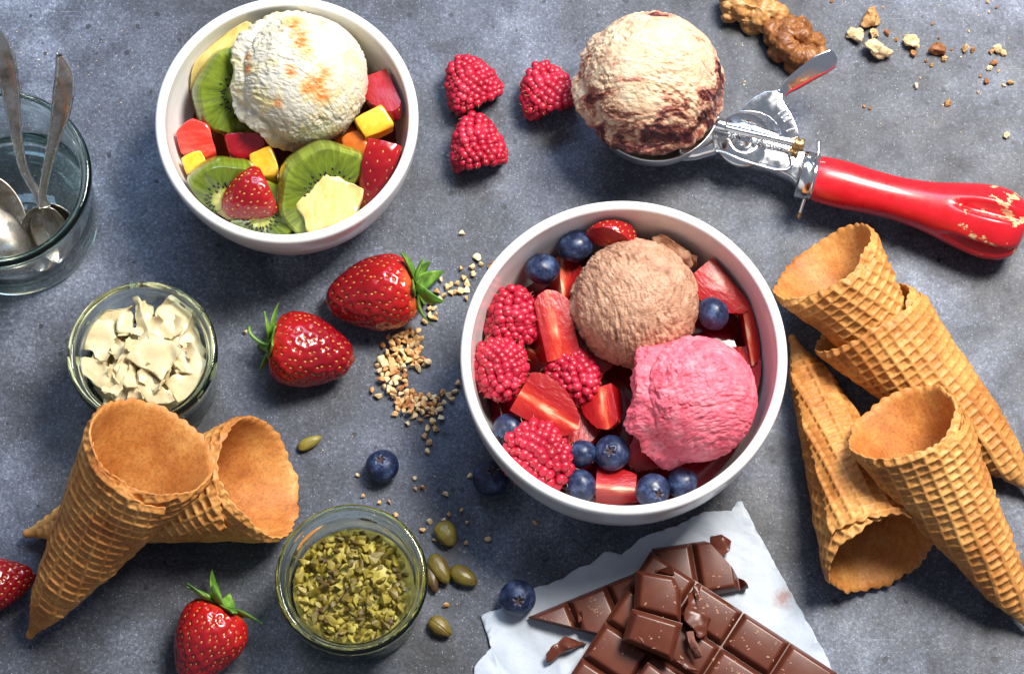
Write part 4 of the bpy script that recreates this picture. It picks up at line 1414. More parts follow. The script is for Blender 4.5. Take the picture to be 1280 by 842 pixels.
for k in range(39):
    a, rr = k * 2.4, (WJ[3] - 0.75) * math.sqrt((k % 13 + 0.5) / 13)
    zz = 1.0 + 0.95 * (k // 13) + 0.22 * math.sin(k)
    bm = roughen(hull_chunk(0.95, 10, 0.6, 0.05), 0.12, 1.5, k, 2)
    o = mkbm('white_chocolate_piece', bm, MAT['white_choc'], loc=(WJ[0] + rr * math.cos(a), WJ[1] + rr * math.sin(a), zz), rot=rand_rot(), sharp=40)
    tag(o, 'white chocolate chunk low in the jar under the top pieces', 'white chocolate', 'white chocolate pieces low in the jar')

SHM = []
for k in range(5):        # thin curled shavings
    nu, nv = 9, 5
    rs_ = np.random.default_rng(60 + k)
    Vt = []
    for sgn in (0.5, -0.5):
        for i in range(nu):
            u = i / (nu - 1) * 2 - 1
            for j in range(nv):
                v = j / (nv - 1) * 2 - 1
                wv = 0.30 * (1 - 0.35 * u * u) + 0.06 * math.sin(5 * u + k)
                Vt.append((0.55 * u, v * wv + 0.05 * rs_.normal() * (abs(v) > 0.9), 0.25 * u * u + 0.10 * v * u + 0.045 * sgn * 2))
    n_ = nu * nv
    Ft = grid_faces(nu, nv)
    bd = [i * nv for i in range(nu)] + [(nu - 1) * nv + j for j in range(1, nv)] + [i * nv + nv - 1 for i in range(nu - 2, -1, -1)] + [j for j in range(nv - 2, 0, -1)]
    Ft = Ft + [[q + n_ for q in f[::-1]] for f in Ft] + [[bd[i], bd[(i + 1) % len(bd)], bd[(i + 1) % len(bd)] + n_, bd[i] + n_][::-1] for i in range(len(bd))]
    SHM.append(mesh_only(mk('white_chocolate_shaving', Vt, Ft, MAT['white_choc'], sharp=50)))
for k in range(22):
    a, rr = k * 2.39996, (WJ[3] - 0.75) * math.sqrt((k + 0.5) / 22)
    o = inst(SHM[k % 5], 'white_chocolate_shaving', (WJ[0] + rr * math.cos(a), WJ[1] + rr * math.sin(a), 3.55 + 0.2 * math.sin(k * 1.3)), frame(unit((0.6 * math.sin(k * 1.1), 0.6 * math.cos(k * 1.9), 1)), idir(k * 77)), 0.6 + 0.35 * ((k * 5) % 3) / 2)
    tag(o, 'thin curled white chocolate shaving among the bigger pieces in the jar', 'white chocolate', 'white chocolate shavings in the jar')

# ------------------------------------------------------------------ chopped pistachios in the jar
PM = []
for k in range(10):
    bm = hull_chunk(1.05, 13, rng.uniform(0.65, 0.95), 0.05)
    PM.append(mesh_only(mkbm('chopped_pistachio', bm, MAT['pista_chop'], sharp=35)))
ri = PJ[3] - 0.24
V, F = ico(5)
Vm = V.copy() * np.array([ri, ri, 0.9]) + np.array([0, 0, 0.0])
Vm[:, 2] = np.where(V[:, 2] > 0, 2.35 + 0.5 * V[:, 2] + 0.16 * fbm(V * 9, 3, 4), 0.5 + 1.6 * np.clip(1 + V[:, 2], 0, 1))
tag(mk('pistachio_crumbs', Vm, F, MAT['pista_chop'], loc=(PJ[0], PJ[1], 0)), 'fine green pistachio crumbs filling the jar below the chopped pieces', 'pistachio', kind='stuff')
pos = []
tries = 0
while len(pos) < 270 and tries < 20000:
    tries += 1
    rr, a = (ri - 0.22) * math.sqrt(rng.random()), rng.uniform(0, 2 * math.pi)
    p = np.array([rr * math.cos(a), rr * math.sin(a), 0])
    if all(np.hypot(*(p - q)[:2]) > 0.225 for q in pos):
        pos.append(p)
for p in pos:
    s = rng.choice([0.17, 0.22, 0.28, 0.36], p=[0.25, 0.35, 0.28, 0.12])
    hgt = 2.55 + 0.45 * (1 - (np.hypot(p[0], p[1]) / ri) ** 2) + rng.uniform(0, 0.28)
    o = inst(PM[int(rng.integers(10))], 'chopped_pistachio', (PJ[0] + p[0], PJ[1] + p[1], hgt), rand_rot(), s * np.array([1.15, 0.95, 0.85]))
    tag(o, 'bit of chopped green pistachio heaped in the glass jar', 'pistachio', 'chopped pistachios in the jar')


def whole_pistachio(label, px, py, ang, lpx, seed, wr=0.56):
    P, F = ico(5)
    n = fbm(P * np.array([1.0, 3.2, 3.2]), 3, seed)
    rad = 1 + 0.035 * n + 0.05 * pn(P * 1.3, seed + 20) - 0.05 * np.exp(-((P[:, 1] - 0.3 * np.sin(seed)) / 0.07) ** 2) * (P[:, 2] > 0) * (seed in (1, 6))
    V = P * rad[:, None]
    L = lpx * cmpx(px, py, 0.4) / 2
    V = V * np.array([L, L * wr, L * wr * 0.9])
    V[:, 1] *= 1 - 0.22 * V[:, 0] / L
    o = mk('pistachio', V, F, MAT['pista'], loc=at(px, py, L * wr * 0.86), rot=frame(UP, idir(ang + 90)))
    tag(o, label, 'pistachio', 'whole pistachios on the table')


whole_pistachio('whole pistachio lying beside the lower left waffle cone mouth', 387, 553, 28, 33, 1, 0.44)
whole_pistachio('brown whole pistachio farthest up right of the pistachio jar', 558, 667, -62, 34, 2, 0.78)
whole_pistachio('dark whole pistachio in the middle of the three lying together', 550, 711, -62, 42, 3, 0.55)
whole_pistachio('whole pistachio touching the jar, leftmost of the three together', 540, 723, -75, 36, 4, 0.45)
whole_pistachio('whole pistachio at the right of the three lying together', 580, 720, -32, 38, 5, 0.60)
whole_pistachio('lone yellowish whole pistachio lowest beside the pistachio jar', 550, 783, -38, 34, 6, 0.66)

# ------------------------------------------------------------------ nut bits on the table
HM = []
for k in range(9):
    bm = hull_chunk(1.0, 14, rng.uniform(0.6, 0.85), 0.12)
    bmesh.ops.scale(bm, vec=(1.25,) * 3, verts=bm.verts); HM.append(mesh_only(mkbm('nut_bit', bm, MAT['hazel'], sharp=50)))
Z2 = lambda L: [zpt(X, Y, 300, 290, 2.903) for X, Y in L]
Z3 = lambda L: [zpt(X, Y, 320, 540, 2.789) for X, Y in L]
band = Z2([(860, 90), (800, 130), (840, 125), (875, 115), (905, 128), (920, 110), (848, 150), (812, 165), (790, 185), (825, 185), (825, 210), (820, 238), (765, 190), (750, 200), (780, 215),
           (800, 210), (765, 218), (730, 170), (715, 215), (740, 230), (705, 250), (725, 245), (705, 275), (710, 295), (690, 300), (705, 312), (685, 275), (690, 255), (672, 322), (805, 3)])
tail = Z2([(700, 600), (735, 585), (755, 590), (780, 575), (790, 545), (770, 605), (720, 625), (655, 680), (680, 710), (712, 712), (700, 685), (670, 738), (688, 762), (678, 793), (480, 572),
           (503, 592), (606, 693), (520, 410), (540, 385), (562, 660), (572, 640), (632, 664), (660, 650), (680, 665), (712, 655), (728, 672), (690, 625), (700, 640), (20, 360)])
lone = Z3([(588, 12), (605, 35), (595, 65), (553, 157), (555, 200), (580, 192), (660, 215), (355, 148), (373, 222), (430, 245), (465, 242), (487, 287), (748, 151), (715, 268), (672, 285),
           (655, 305), (603, 310), (580, 338), (735, 312), (623, 375), (733, 384), (808, 369), (972, 313), (662, 603)])


def nutbit(x, y, z, s, label, grp):
    o = inst(HM[int(rng.integers(9))], 'nut_bit', at(x, y, z), rand_rot(), s)
    tag(o, label, 'nut', grp)


placed = []
for x, y in band:
    nutbit(x, y, 0.13, rng.uniform(0.13, 0.20) if (x, y) != band[0] else 0.24, 'chopped nut bit in the trail between strawberry and berry bowl', 'chopped nut bits trailing to the bowl')
    placed.append((x, y))
for x, y in tail:
    nutbit(x, y, 0.14, rng.uniform(0.14, 0.21), 'chopped nut bit scattered at the edge of the nut heap', 'chopped nut bits round the heap')
    placed.append((x, y))
for x, y in lone:
    nutbit(x, y, 0.11, rng.uniform(0.11, 0.17), 'chopped nut bit lying alone on the table', 'lone chopped nut bits on the table')


def in_poly(x, y, P):
    c = False
    for i in range(len(P)):
        (x1, y1), (x2, y2) = P[i], P[i - 1]
        if (y1 > y) != (y2 > y) and x < (x2 - x1) * (y - y1) / (y2 - y1) + x1:
            c = not c
    return c


heap = [Z2([(560, 365), (640, 345), (660, 390), (650, 440), (685, 470), (640, 500), (605, 490), (600, 530), (540, 565), (505, 545), (497, 490), (515, 450), (545, 420)]),
        Z2([(505, 530), (600, 520), (610, 560), (640, 590), (720, 590), (745, 620), (715, 650), (690, 660), (640, 660), (575, 645), (560, 600), (515, 555)])]
n = 0
tries = 0
while n < 150 and tries < 30000:
    tries += 1
    x, y = rng.uniform(465, 560), rng.uniform(400, 525)
    if any(in_poly(x, y, P) for P in heap) and all((x - a) ** 2 + (y - b) ** 2 > 5.6 ** 2 for a, b in placed):
        placed.append((x, y))
        nutbit(x, y, rng.uniform(0.14, 0.30), rng.uniform(0.14, 0.235), 'chopped nut bit in the heap below the strawberries', 'chopped nut bits in the heap')
        n += 1


# ------------------------------------------------------------------ walnuts
def walnut(label, px, py, ang, lpx, wpx, seed, hole=1.0):
    """kernel half: knobbly ring round a hollow"""
    k = cmpx(px, py, 0.6)
    A, B = lpx * k / 2, wpx * k / 2
    nu, nv = 150, 84
    u = np.linspace(0, 2 * math.pi, nu, endpoint=False)
    v = np.linspace(0, 2 * math.pi, nv, endpoint=False)
    U, Vv = np.meshgrid(u, v, indexing='ij')
    tube = 0.47 + 0.06 * np.sin(2 * U + seed)
    cx = (1 - tube) * np.cos(U)
    cy = (1 - tube) * np.sin(U) * 0.92
    X = (cx + tube * np.cos(Vv) * np.cos(U)) * A
    Y = (cy + tube * np.cos(Vv) * np.sin(U)) * B
    Z = tube * np.sin(Vv) * (A + B) / 2 * 1.05
    P = np.stack([X, Y, Z], -1).reshape(-1, 3)
    N = np.stack([np.cos(Vv) * np.cos(U), np.cos(Vv) * np.sin(U), np.sin(Vv)], -1).reshape(-1, 3)
    rw = np.random.default_rng(seed)
    pick = P[rw.choice(len(P), 55, replace=False)]
    rr_ = rw.uniform(0.24, 0.62, 55)
    dist = np.sqrt(((P[:, None] - pick[None]) ** 2).sum(-1)) / rr_[None]
    knob = np.sqrt(np.clip(1 - dist ** 2, 0, 1)) * rr_[None]
    d = 0.85 * knob.max(1) - 0.22 + 0.10 * pn(P * 1.2, seed) + 0.05 * fbm(P * 4.0, 2, seed + 4) + 0.09 * np.abs(pn(P * 4.5, seed + 30))
    V = P + N * d[:, None]
    V[:, 2] = np.maximum(V[:, 2], -0.30 * (A + B) / 2)
    o = mk('walnut_half', V, grid_faces(nu, nv, True, True), MAT['walnut'], loc=at(px, py, 0.62), rot=frame(unit((0.05, -0.2, 1)), idir(ang + 90)))
    tag(o, label, 'walnut', 'walnut halves')


walnut('walnut half with a hollow, behind the scoop lever', 994, 54, -50, 84, 66, 3)
walnut('walnut half cut by the top edge of the picture', 938, 13, -12, 90, 52, 8)

WM = []
for k in range(7):
    bm = roughen(hull_chunk(1.25, 18, 0.75, 0.06), 0.22, 1.7, k, 2)
    WM.append(mesh_only(mkbm('walnut_bit', bm, MAT['walnut_bit'], sharp=40)))
WB = [(675, 65, 50, 'pale walnut piece at the top of the broken walnut cluster'), (610, 135, 42, 'brown walnut piece at the left of the broken walnut cluster'),
      (685, 132, 28, 'small pale walnut bit in the middle of the broken cluster'), (690, 200, 55, 'large skin-covered walnut piece lowest in the broken cluster'),
      (832, 168, 40, 'pale walnut chip between the cluster and the rounded bit'), (838, 213, 18, 'small brown crumb under the pale walnut chip'),
      (940, 198, 38, 'rounded walnut bit half covered in brown skin'), (960, 236, 16, 'little pale crumb below the rounded walnut bit')]
for k, (X, Y, r, lab) in enumerate(WB):
    x, y = zpt(X, Y, 880, 0, 3.2)
    s = r / 3.2 * cmpx(x, y)
    o = inst(WM[k % 7], 'walnut_bit', at(x, y, s * 0.62), rand_rot(), s)
    tag(o, lab, 'walnut', 'broken walnut bits')
for k, (X, Y, r) in enumerate([(1045, 193, 20), (1075, 198, 12), (1180, 195, 24), (1200, 210, 18), (1150, 205, 13), (1158, 252, 19), (1140, 272, 14), (1130, 325, 15), (1225, 330, 14), (1200, 342, 9), (975, 413, 19), (1210, 540, 16),
                               (848, 346, 16), (865, 312, 6), (735, 132, 15), (770, 158, 10), (890, 245, 9), (910, 260, 9), (1105, 305, 7), (1097, 370, 8), (1178, 283, 8), (640, 425, 8), (665, 434, 8), (915, 95, 8), (940, 152, 7), (1060, 125, 6), (1140, 48, 7), (1170, 30, 7), (715, 30, 7), (512, 2, 9), (990, 198, 6), (1135, 8, 8)]):
    x, y = zpt(X, Y, 880, 0, 3.2)
    s = r / 3.2 * cmpx(x, y)
    o = inst(WM[(k * 3) % 7], 'walnut_crumb', at(x, y, s * 0.6), rand_rot(), s)
    tag(o, 'walnut crumb scattered on the table at the upper right', 'walnut', 'walnut crumbs')


# ------------------------------------------------------------------ paper and chocolate
def zc(X, Y):
    return 590 + X / 2.7234, 620 + Y / 2.7234


def paper():
    out = [zc(*p) for p in [(880, 52), (905, 20), (918, 18), (945, 70), (1010, 190), (1075, 310), (1140, 425), (1205, 545), (1275, 680), (1240, 760), (900, 800), (500, 790), (60, 760), (-10, 690), (5, 605), (10, 580), (38, 545), (65, 515), (48, 460), (30, 405), (60, 392), (95, 388),
                           (150, 350), (215, 312), (262, 300), (300, 285), (345, 255), (400, 232), (450, 190), (470, 188), (510, 197), (550, 165), (590, 135), (640, 118), (700, 100), (745, 75), (790, 57), (835, 52)]]
    P = np.array([at(x, y, 0.05)[:2] for x, y in out])
    # ragged torn edge
    Q = []
    for i in range(len(P)):
        a, b = P[i], P[(i + 1) % len(P)]
        n = max(2, int(np.linalg.norm(b - a) / 0.12))
        for k in range(n):
            Q.append(a + (b - a) * k / n)
    Q = np.array(Q)
    Q += 0.05 * np.stack([fbm(np.c_[Q * 2.5, Q[:, :1] * 0], 3, 1), fbm(np.c_[Q * 2.5, Q[:, :1] * 0 + 9], 3, 2)], 1)
    c = at(820, 760, 0)
    bm = bmesh.new()
    vs = [bm.verts.new((q[0] - c[0], q[1] - c[1], 0)) for q in Q]
    f = bm.faces.new(vs)
    bmesh.ops.triangulate(bm, faces=[f])
    # grid the sheet by slicing
    for ax in (0, 1):
        lo, hi = (-9, 9) if ax == 0 else (-6, 6)
        for t in np.arange(lo, hi, 0.35):
            no = Vector((1, 0, 0)) if ax == 0 else Vector((0, 1, 0))
            bmesh.ops.bisect_plane(bm, geom=list(bm.verts) + list(bm.edges) + list(bm.faces), plane_co=no * float(t), plane_no=no, dist=1e-4)
    V = np.array([v.co[:] for v in bm.verts])
    d = np.full(len(V), 9.0)
    Qc = Q - c[:2]
    for i in range(0, len(V), 400):
        d[i:i + 400] = np.sqrt(((V[i:i + 400, None, :2] - Qc[None]) ** 2).sum(-1)).min(1)
    fold = np.abs(pn(V * 0.42, 3))
    h = 0.06 + 0.14 * np.clip(0.22 - fold, 0, 1) * 2 + 0.09 * np.clip(0.16 - np.abs(pn(V * 0.9, 13)), 0, 1) * 2 + 0.10 * np.exp(-d / 0.7) * (0.5 + fbm(V * 0.6, 2, 5)) + 0.02 * fbm(V * 2, 2, 7)
    for v, z in zip(bm.verts, h):
        v.co.z = max(0.02, float(z))
    faces = list(bm.faces)
    bmesh.ops.recalc_face_normals(bm, faces=faces)
    bmesh.ops.solidify(bm, geom=faces, thickness=0.012)
    o = mkbm('paper_sheet', bm, MAT['paper'], loc=(c[0], c[1], 0))
    tag(o, 'torn sheet of white baking paper under the broken chocolate', 'paper')


paper()


def choc_block(x0, x1, y0, y1, z0, h, inset, bev=0.05):
    t = [(x0 + inset, y0 + inset, z0 + h), (x1 - inset, y0 + inset, z0 + h), (x1 - inset, y1 - inset, z0 + h), (x0 + inset, y1 - inset, z0 + h)]
    m = [(x0 + 0.004, y0 + 0.004, z0 + 0.03), (x1 - 0.004, y0 + 0.004, z0 + 0.03), (x1 - 0.004, y1 - 0.004, z0 + 0.03), (x0 + 0.004, y1 - 0.004, z0 + 0.03)]
    return prism(t, [(p[0], p[1], z0 - 0.02) for p in m], bev, 3)


def chop(bm, cuts, seed):
    """break along planes (local 2-D normal, offset)"""
    for i, (n, d) in enumerate(cuts):
        n = unit((n[0], n[1], 0.12 * math.sin(seed + i)))
        geom = list(bm.verts) + list(bm.edges) + list(bm.faces)
        bmesh.ops.bisect_plane(bm, geom=geom, plane_co=Vector(n * d), plane_no=Vector(n), clear_outer=True, dist=1e-5)
        before = set(bm.faces)
        bmesh.ops.holes_fill(bm, edges=[e for e in bm.edges if e.is_boundary], sides=0)
        for f in bm.faces:
            if f not in before:
                f.material_index = 1
    return bm


def choc_slab(label, origin, xdir, ydir, nx, ny, px, py, base=0.32, pil=0.42, cuts=(), seed=0, x_off=0.0, y_off=0.0):
    """slab in its own xy; origin = world cm of local 0,0 on its under side"""
    X = unit(xdir)
    Z = unit(np.cross(X, ydir))
    Y = np.cross(Z, X)
    t = thing('chocolate_bar', label, 'chocolate', origin, np.column_stack([X, Y, Z]), 'broken milk chocolate bars')
    bm = prism([(x_off, y_off, base), (x_off + nx * px, y_off, base), (x_off + nx * px, y_off + ny * py, base), (x_off, y_off + ny * py, base)],
               [(x_off + .03, y_off + .03, 0), (x_off + nx * px - .03, y_off + .03, 0), (x_off + nx * px - .03, y_off + ny * py - .03, 0), (x_off + .03, y_off + ny * py - .03, 0)], 0.04, 2)
    chop(bm, cuts, seed)
    mkbm('base', bm, [MAT['choc'], MAT['choc_break']], parent=t, sharp=40)
    for i in range(nx):
        for j in range(ny):
            b2 = choc_block(x_off + i * px, x_off + (i + 1) * px, y_off + j * py, y_off + (j + 1) * py, base, pil, 0.20, 0.09)
            chop(b2, cuts, seed)
            if len(b2.faces) < 4:
                b2.free()
                continue
            mkbm('segment', b2, [MAT['choc'], MAT['choc_break']], parent=t, sharp=50)
    return t


def wdir(p, q, z=0.5):
    d = at(*zc(*q), z) - at(*zc(*p), z)
    return d, np.linalg.norm(d)


# main slab: corner at (610,180), long edge to (1255,590), short edge to (350,605)
z0 = 0.95
c0 = at(*zc(608, 182), z0 + 0.5)
c0[2] = z0
dx, lx = wdir((610, 180), (1255, 590))
dy, ly = wdir((610, 180), (475, 420))
sx = lx / 4.05
sy = ly / 1.95 * 1.0
dxt = dx.copy(); dxt[2] -= 0.45
dyt = dy.copy(); dyt[2] -= 0.12
choc_slab('largest milk chocolate slab lying across the other pieces', c0, dxt, -dyt, 4, 5, sx, sy, cuts=[((1, 0.05), 4.03 * sx)], seed=1, y_off=-5 * sy)
# slab behind, two segments showing
c1 = at(*zc(612, 172), 0.75); c1[2] = 0.10
ex, l1 = wdir((610, 170), (742, 150))
choc_slab('small broken chocolate piece sticking out behind the main slab', c1, ex, np.array([0.12, 1, 0]), 3, 2, l1 * 1.02, 2.3, cuts=[((0.84, 0.54), 1.80), ((0.05, -1), 2.35)], seed=4, y_off=-4.6)
# pointed piece at the left
c2 = at(*zc(196, 402), 0.75); c2[2] = 0.10
ex, l2 = wdir((196, 402), (560, 252))
choc_slab('pointed broken chocolate piece sticking out on the left', c2, ex, np.array([0.4, 1, 0]), 3, 2, l2 / 2.75, 2.3, cuts=[((-0.60, -0.80), 0.04), ((1, 0), l2)], seed=6, y_off=-4.6, x_off=-0.1)


def choc_square(label, poly, z, h=0.78, seed=1, tilt=None):
    pts = np.array([at(*zc(*p), z + h) for p in poly])
    if tilt is not None:
        pts[:, 2] += np.array(tilt)
    c = pts.mean(0)
    n = unit(np.cross(pts[1] - pts[0], pts[-1] - pts[0]))
    if n[2] < 0: n = -n
    org = c - n * h
    t = thing('chocolate_square', label, 'chocolate', org, None, 'loose chocolate squares')
    P = pts - org
    top = (P - (c - org)) * 0.78 + (c - org)
    mid = P - n * 0.40
    bot = P - n * (h - 0.02)
    b = prism(mid + n * 0.0, bot, 0.03, 2)
    mkbm('base', b, [MAT['choc']], parent=t, sharp=45)
    b = prism(top, mid - n * 0.02, 0.09, 3)
    mkbm('segment', b, [MAT['choc']], parent=t, sharp=55)


choc_square('loose chocolate square higher up on the main slab', [(560, 248), (690, 270), (715, 320), (712, 425), (552, 385)], 1.75, seed=1, tilt=(0.1, 0.1, 0, -0.05, 0.0))
choc_square('loose chocolate square with a pale splinter, on top of the pile', [(545, 385), (718, 435), (682, 560), (512, 490)], 1.85, seed=2, tilt=(0.25, 0.2, 0, 0.0))
choc_square('loose chocolate corner at the bottom edge of the picture', [(600, 556), (665, 605), (640, 680), (540, 640)], 1.6, seed=3)

CH = [
    ('rounded chocolate curl on the paper at the upper right', [(815, 140), (850, 127), (885, 150), (880, 185), (850, 205), (812, 170)], 0.65, 0.45),
    ('curved chocolate splinter lying alone on the paper at left', [(250, 535), (315, 478), (395, 500), (330, 515), (255, 565)], 0.5, 0.35),
    ('tall jagged chocolate shard standing right of the loose squares', [(735, 330), (750, 318), (775, 400), (808, 412), (795, 470), (770, 482), (720, 420)], 2.1, 0.7),
    ('thin chocolate shaving leaning at the top of jagged shard', [(752, 300), (775, 305), (772, 355), (760, 345)], 2.2, 0.25),
    ('bark-like chocolate splinter low right of the loose squares', [(735, 465), (752, 458), (780, 545), (768, 555), (742, 500)], 2.1, 0.4),
    ('pointed chocolate chip behind the higher loose square', [(620, 252), (680, 232), (690, 268), (655, 262)], 2.3, 0.3),
    ('small chocolate crumb on the left pointed piece', [(358, 395), (375, 390), (380, 420), (362, 430)], 1.05, 0.2),
    ('curled chocolate shaving near the bottom edge beside the pile', [(690, 555), (740, 565), (775, 595), (730, 585)], 1.9, 0.2),
]
for k, (lab, poly, z, dep) in enumerate(CH):
    pts = [(*zc(X, Y), z + 0.15 * math.sin(k + i * 2.2)) for i, (X, Y) in enumerate(poly)]
    chunk('chocolate_shard', lab, 'chocolate', MAT['choc_break'] if k in (4,) else MAT['choc'], pts, dep, 0.025, 0.09, 0.85, 200 + k, 'chocolate shards', down=(0.2 * math.sin(k), -0.15, -1), jag=0.035)
r = np.random.default_rng(5)
SPL = mesh_only(mkbm('chocolate_splinter', prism([(-1, -.18, .12), (-.2, -.25, .16), (1, -.02, .1), (1, .06, .1), (-.3, .22, .14), (-1, .1, .1)], [(-1, -.18, 0), (-.2, -.25, 0), (1, -.02, 0), (1, .06, 0), (-.3, .22, 0), (-1, .1, 0)], 0.03, 1), MAT['choc_break'], sharp=40))
o = inst(SPL, 'chocolate_splinter', at(*zc(574, 480), 2.66), frame(unit((0, 0.15, 1)), idir(-65 + 90)), 0.30)
tag(o, 'pale chocolate splinter lying on the upper loose square', 'chocolate')


# pale crumbs lying on the chocolate
from mathutils.bvhtree import BVHTree
VV, FF = [], []
for o in COL.objects:
    if o.type != 'MESH' or (o.parent or o).name.split('.')[0] not in ('chocolate_bar', 'chocolate_square'):
        continue
    M = o.parent.matrix_basis @ o.matrix_basis
    k = len(VV)
    VV += [M @ v.co for v in o.data.vertices]
    FF += [[q + k for q in p.vertices] for p in o.data.polygons]
bvh = BVHTree.FromPolygons(VV, FF)
Vc, Fc, k = [], [], 0
rc = np.random.default_rng(9)
CL = [(270, 400, 40, 10), (420, 370, 30, 16), (800, 350, 40, 14), (880, 400, 50, 10), (860, 560, 40, 14), (640, 380, 40, 8), (650, 520, 50, 8), (960, 470, 60, 10), (1060, 530, 70, 10), (480, 500, 60, 6), (830, 220, 40, 6), (700, 350, 30, 4)]
for X, Y, sp, n in CL:
    for _ in range(n * 2):
        x, y = zc(X + rc.normal() * sp, Y + rc.normal() * sp)
        d = Vector(FWD * FPX + RGT * (x - 640.0) + UPV * (421.0 - y)).normalized()
        hit, nrm, _i, _d = bvh.ray_cast(Vector(CPOS) * CM, d)
        if hit is None or nrm.z < 0.6:
            continue
        bmc = hull_chunk(rc.uniform(0.035, 0.085), 8, 0.6)
        L = np.array([v.co[:] for v in bmc.verts]) * np.array([rc.uniform(1, 1.9), 1, 0.7])
        bmc.verts.index_update()
        fs = [[v.index for v in f.verts] for f in bmc.faces]
        bmc.free()
        a = rc.uniform(0, 6.3)
        Rz = np.array([[math.cos(a), -math.sin(a), 0], [math.sin(a), math.cos(a), 0], [0, 0, 1]])
        Vc.append(L @ Rz.T + np.array(hit) / CM + np.array([0, 0, 0.015]))
        Fc += [[q + k for q in f] for f in fs]
        k += len(L)
tag(mk('chocolate_crumbs', np.vstack(Vc), Fc, MAT['choc_crumb'], smooth=False), 'fine pale crumbs sprinkled over the broken chocolate', 'crumbs', kind='stuff')
# stray crumbs on the table
Vc, Fc, k = [], [], 0
for _ in range(150):
    x, y = [(rc.uniform(20, 190), rc.uniform(30, 230)), (rc.uniform(860, 1280), rc.uniform(0, 170)), (rc.uniform(390, 700), rc.uniform(540, 780))][int(rc.integers(3))]
    c = at(x, y, 0.02)
    bmc = hull_chunk(rc.uniform(0.02, 0.05), 8, 0.6)
    L = np.array([v.co[:] for v in bmc.verts]) * np.array([rc.uniform(1, 1.7), 1, 0.8])
    bmc.verts.index_update()
    fs = [[v.index for v in f.verts] for f in bmc.faces]
    bmc.free()
    Vc.append(L + c)
    Fc += [[q + k for q in f] for f in fs]
    k += len(L)
tag(mk('table_crumbs', np.vstack(Vc), Fc, MAT['hazel'], smooth=False), 'tiny pale nut crumbs strewn over the table', 'crumbs', kind='stuff')


# ------------------------------------------------------------------ the ice cream scoop tool
cupc = at(819, 125, 2.75)
SCO = thing('ice_cream_scoop_tool', 'chrome ice cream scoop with worn red handle and thumb lever', 'scoop', (cupc[0], cupc[1], 0))
SR = np.array([cupc[0], cupc[1], 0.0])
Rc = 83 * cmpx(819, 125, 2.75)


def w6(X, Y, z):
    return at(860 + X / 3.66, 60 + Y / 3.66, z) - SR


th = np.linspace(0, math.pi / 2, 20)
pro = [(Rc * math.sin(t), 2.75 - Rc * math.cos(t)) for t in th] + [(Rc + 0.0, 2.83), (Rc - 0.03, 2.87), (Rc - 0.08, 2.87), (Rc - 0.10, 2.80)] + [((Rc - 0.1) * math.sin(t), 2.75 - (Rc - 0.1) * math.cos(t)) for t in th[::-1]]
mk('cup', *lathe(pro, 96), MAT['dull_steel'], parent=SCO)


def plate(name, pts, z, thick, m, bev=0.04, parent=SCO, seg=2, zs=None):
    top = np.array([w6(X, Y, (z if zs is None else zs[i])) for i, (X, Y) in enumerate(pts)])
    bot = top - np.array([0, 0, thick])
    bm = prism(top, bot, bev, seg)
    return mkbm(name, bm, m, parent=parent, sharp=40)


# neck socket between cup and body
P = curve_pts([w6(-35, 440, 2.0), w6(20, 440, 2.05), w6(70, 432, 2.1), w6(120, 425, 2.15)], 16)
mk('neck', *sweep(P, np.linspace(0.75, 0.62, 16), np.linspace(0.35, 0.42, 16), UP, 24, 3.0), MAT['steel'], parent=SCO)
# pressed body: channel under the gear
body = plate('gear_body', [(60, 405), (120, 345), (190, 335), (300, 345), (480, 410), (545, 480), (560, 600), (535, 655), (470, 590), (400, 555), (330, 535), (240, 510), (150, 470), (70, 475)], 2.0, 1.1, MAT['steel'], 0.12, seg=3, zs=[2.12 - (Y - 340) * 0.0010 for X, Y in [(60, 405), (120, 345), (190, 335), (300, 345), (480, 410), (545, 480), (560, 600), (535, 655), (470, 590), (400, 555), (330, 535), (240, 510), (150, 470), (70, 475)]])
# raised rim of the body along its lower edge
P = curve_pts([w6(70, 478, 2.05), w6(150, 474, 2.07), w6(240, 512, 2.07), w6(330, 538, 2.07), w6(400, 556, 2.05), w6(455, 555, 2.05), w6(475, 530, 2.08), w6(465, 480, 2.1)], 40)
mk('body_rim', *sweep(P, [0.055] * 40, [0.055] * 40, UP, 10), MAT['steel'], parent=body)


def disc(name, X, Y, z, prof, m, parent=SCO, tilt=(0.0, 0.0, 1.0)):
    V, F = lathe(prof, 64)
    o = mk(name, V, F, m, parent=parent, loc=w6(X, Y, z), rot=frame(unit(tilt), (0, 1, 0)))
    return o


gd = disc('gear_disc', 255, 418, 2.02, [(0, 0.03), (0.50, 0.03), (0.56, 0.08), (0.64, 0.09), (0.72, 0.05), (1.12, 0.0), (1.18, -0.06), (1.20, -0.2), (0, -0.2)], MAT['steel'], tilt=(0.02, -0.05, 1))
disc('pivot_knob', 0, 0, 0, [(0, 0.42), (0.12, 0.41), (0.24, 0.36), (0.33, 0.26), (0.38, 0.12), (0.40, 0.0), (0.40, -0.1), (0, -0.1)], MAT['steel'], parent=gd)
gd.children[0].location = (0, 0, 0)
# quarter plate of the lever: an arc band round the gear with rack slots
cen = w6(240, 428, 2.28)
px66 = cmpx(925, 175, 2.28) / 3.66


def arcpt(ang, r, z):
    a = math.radians(ang)
    return cen + np.array([math.cos(a) * r * px66, math.sin(a) * r * px66, z])


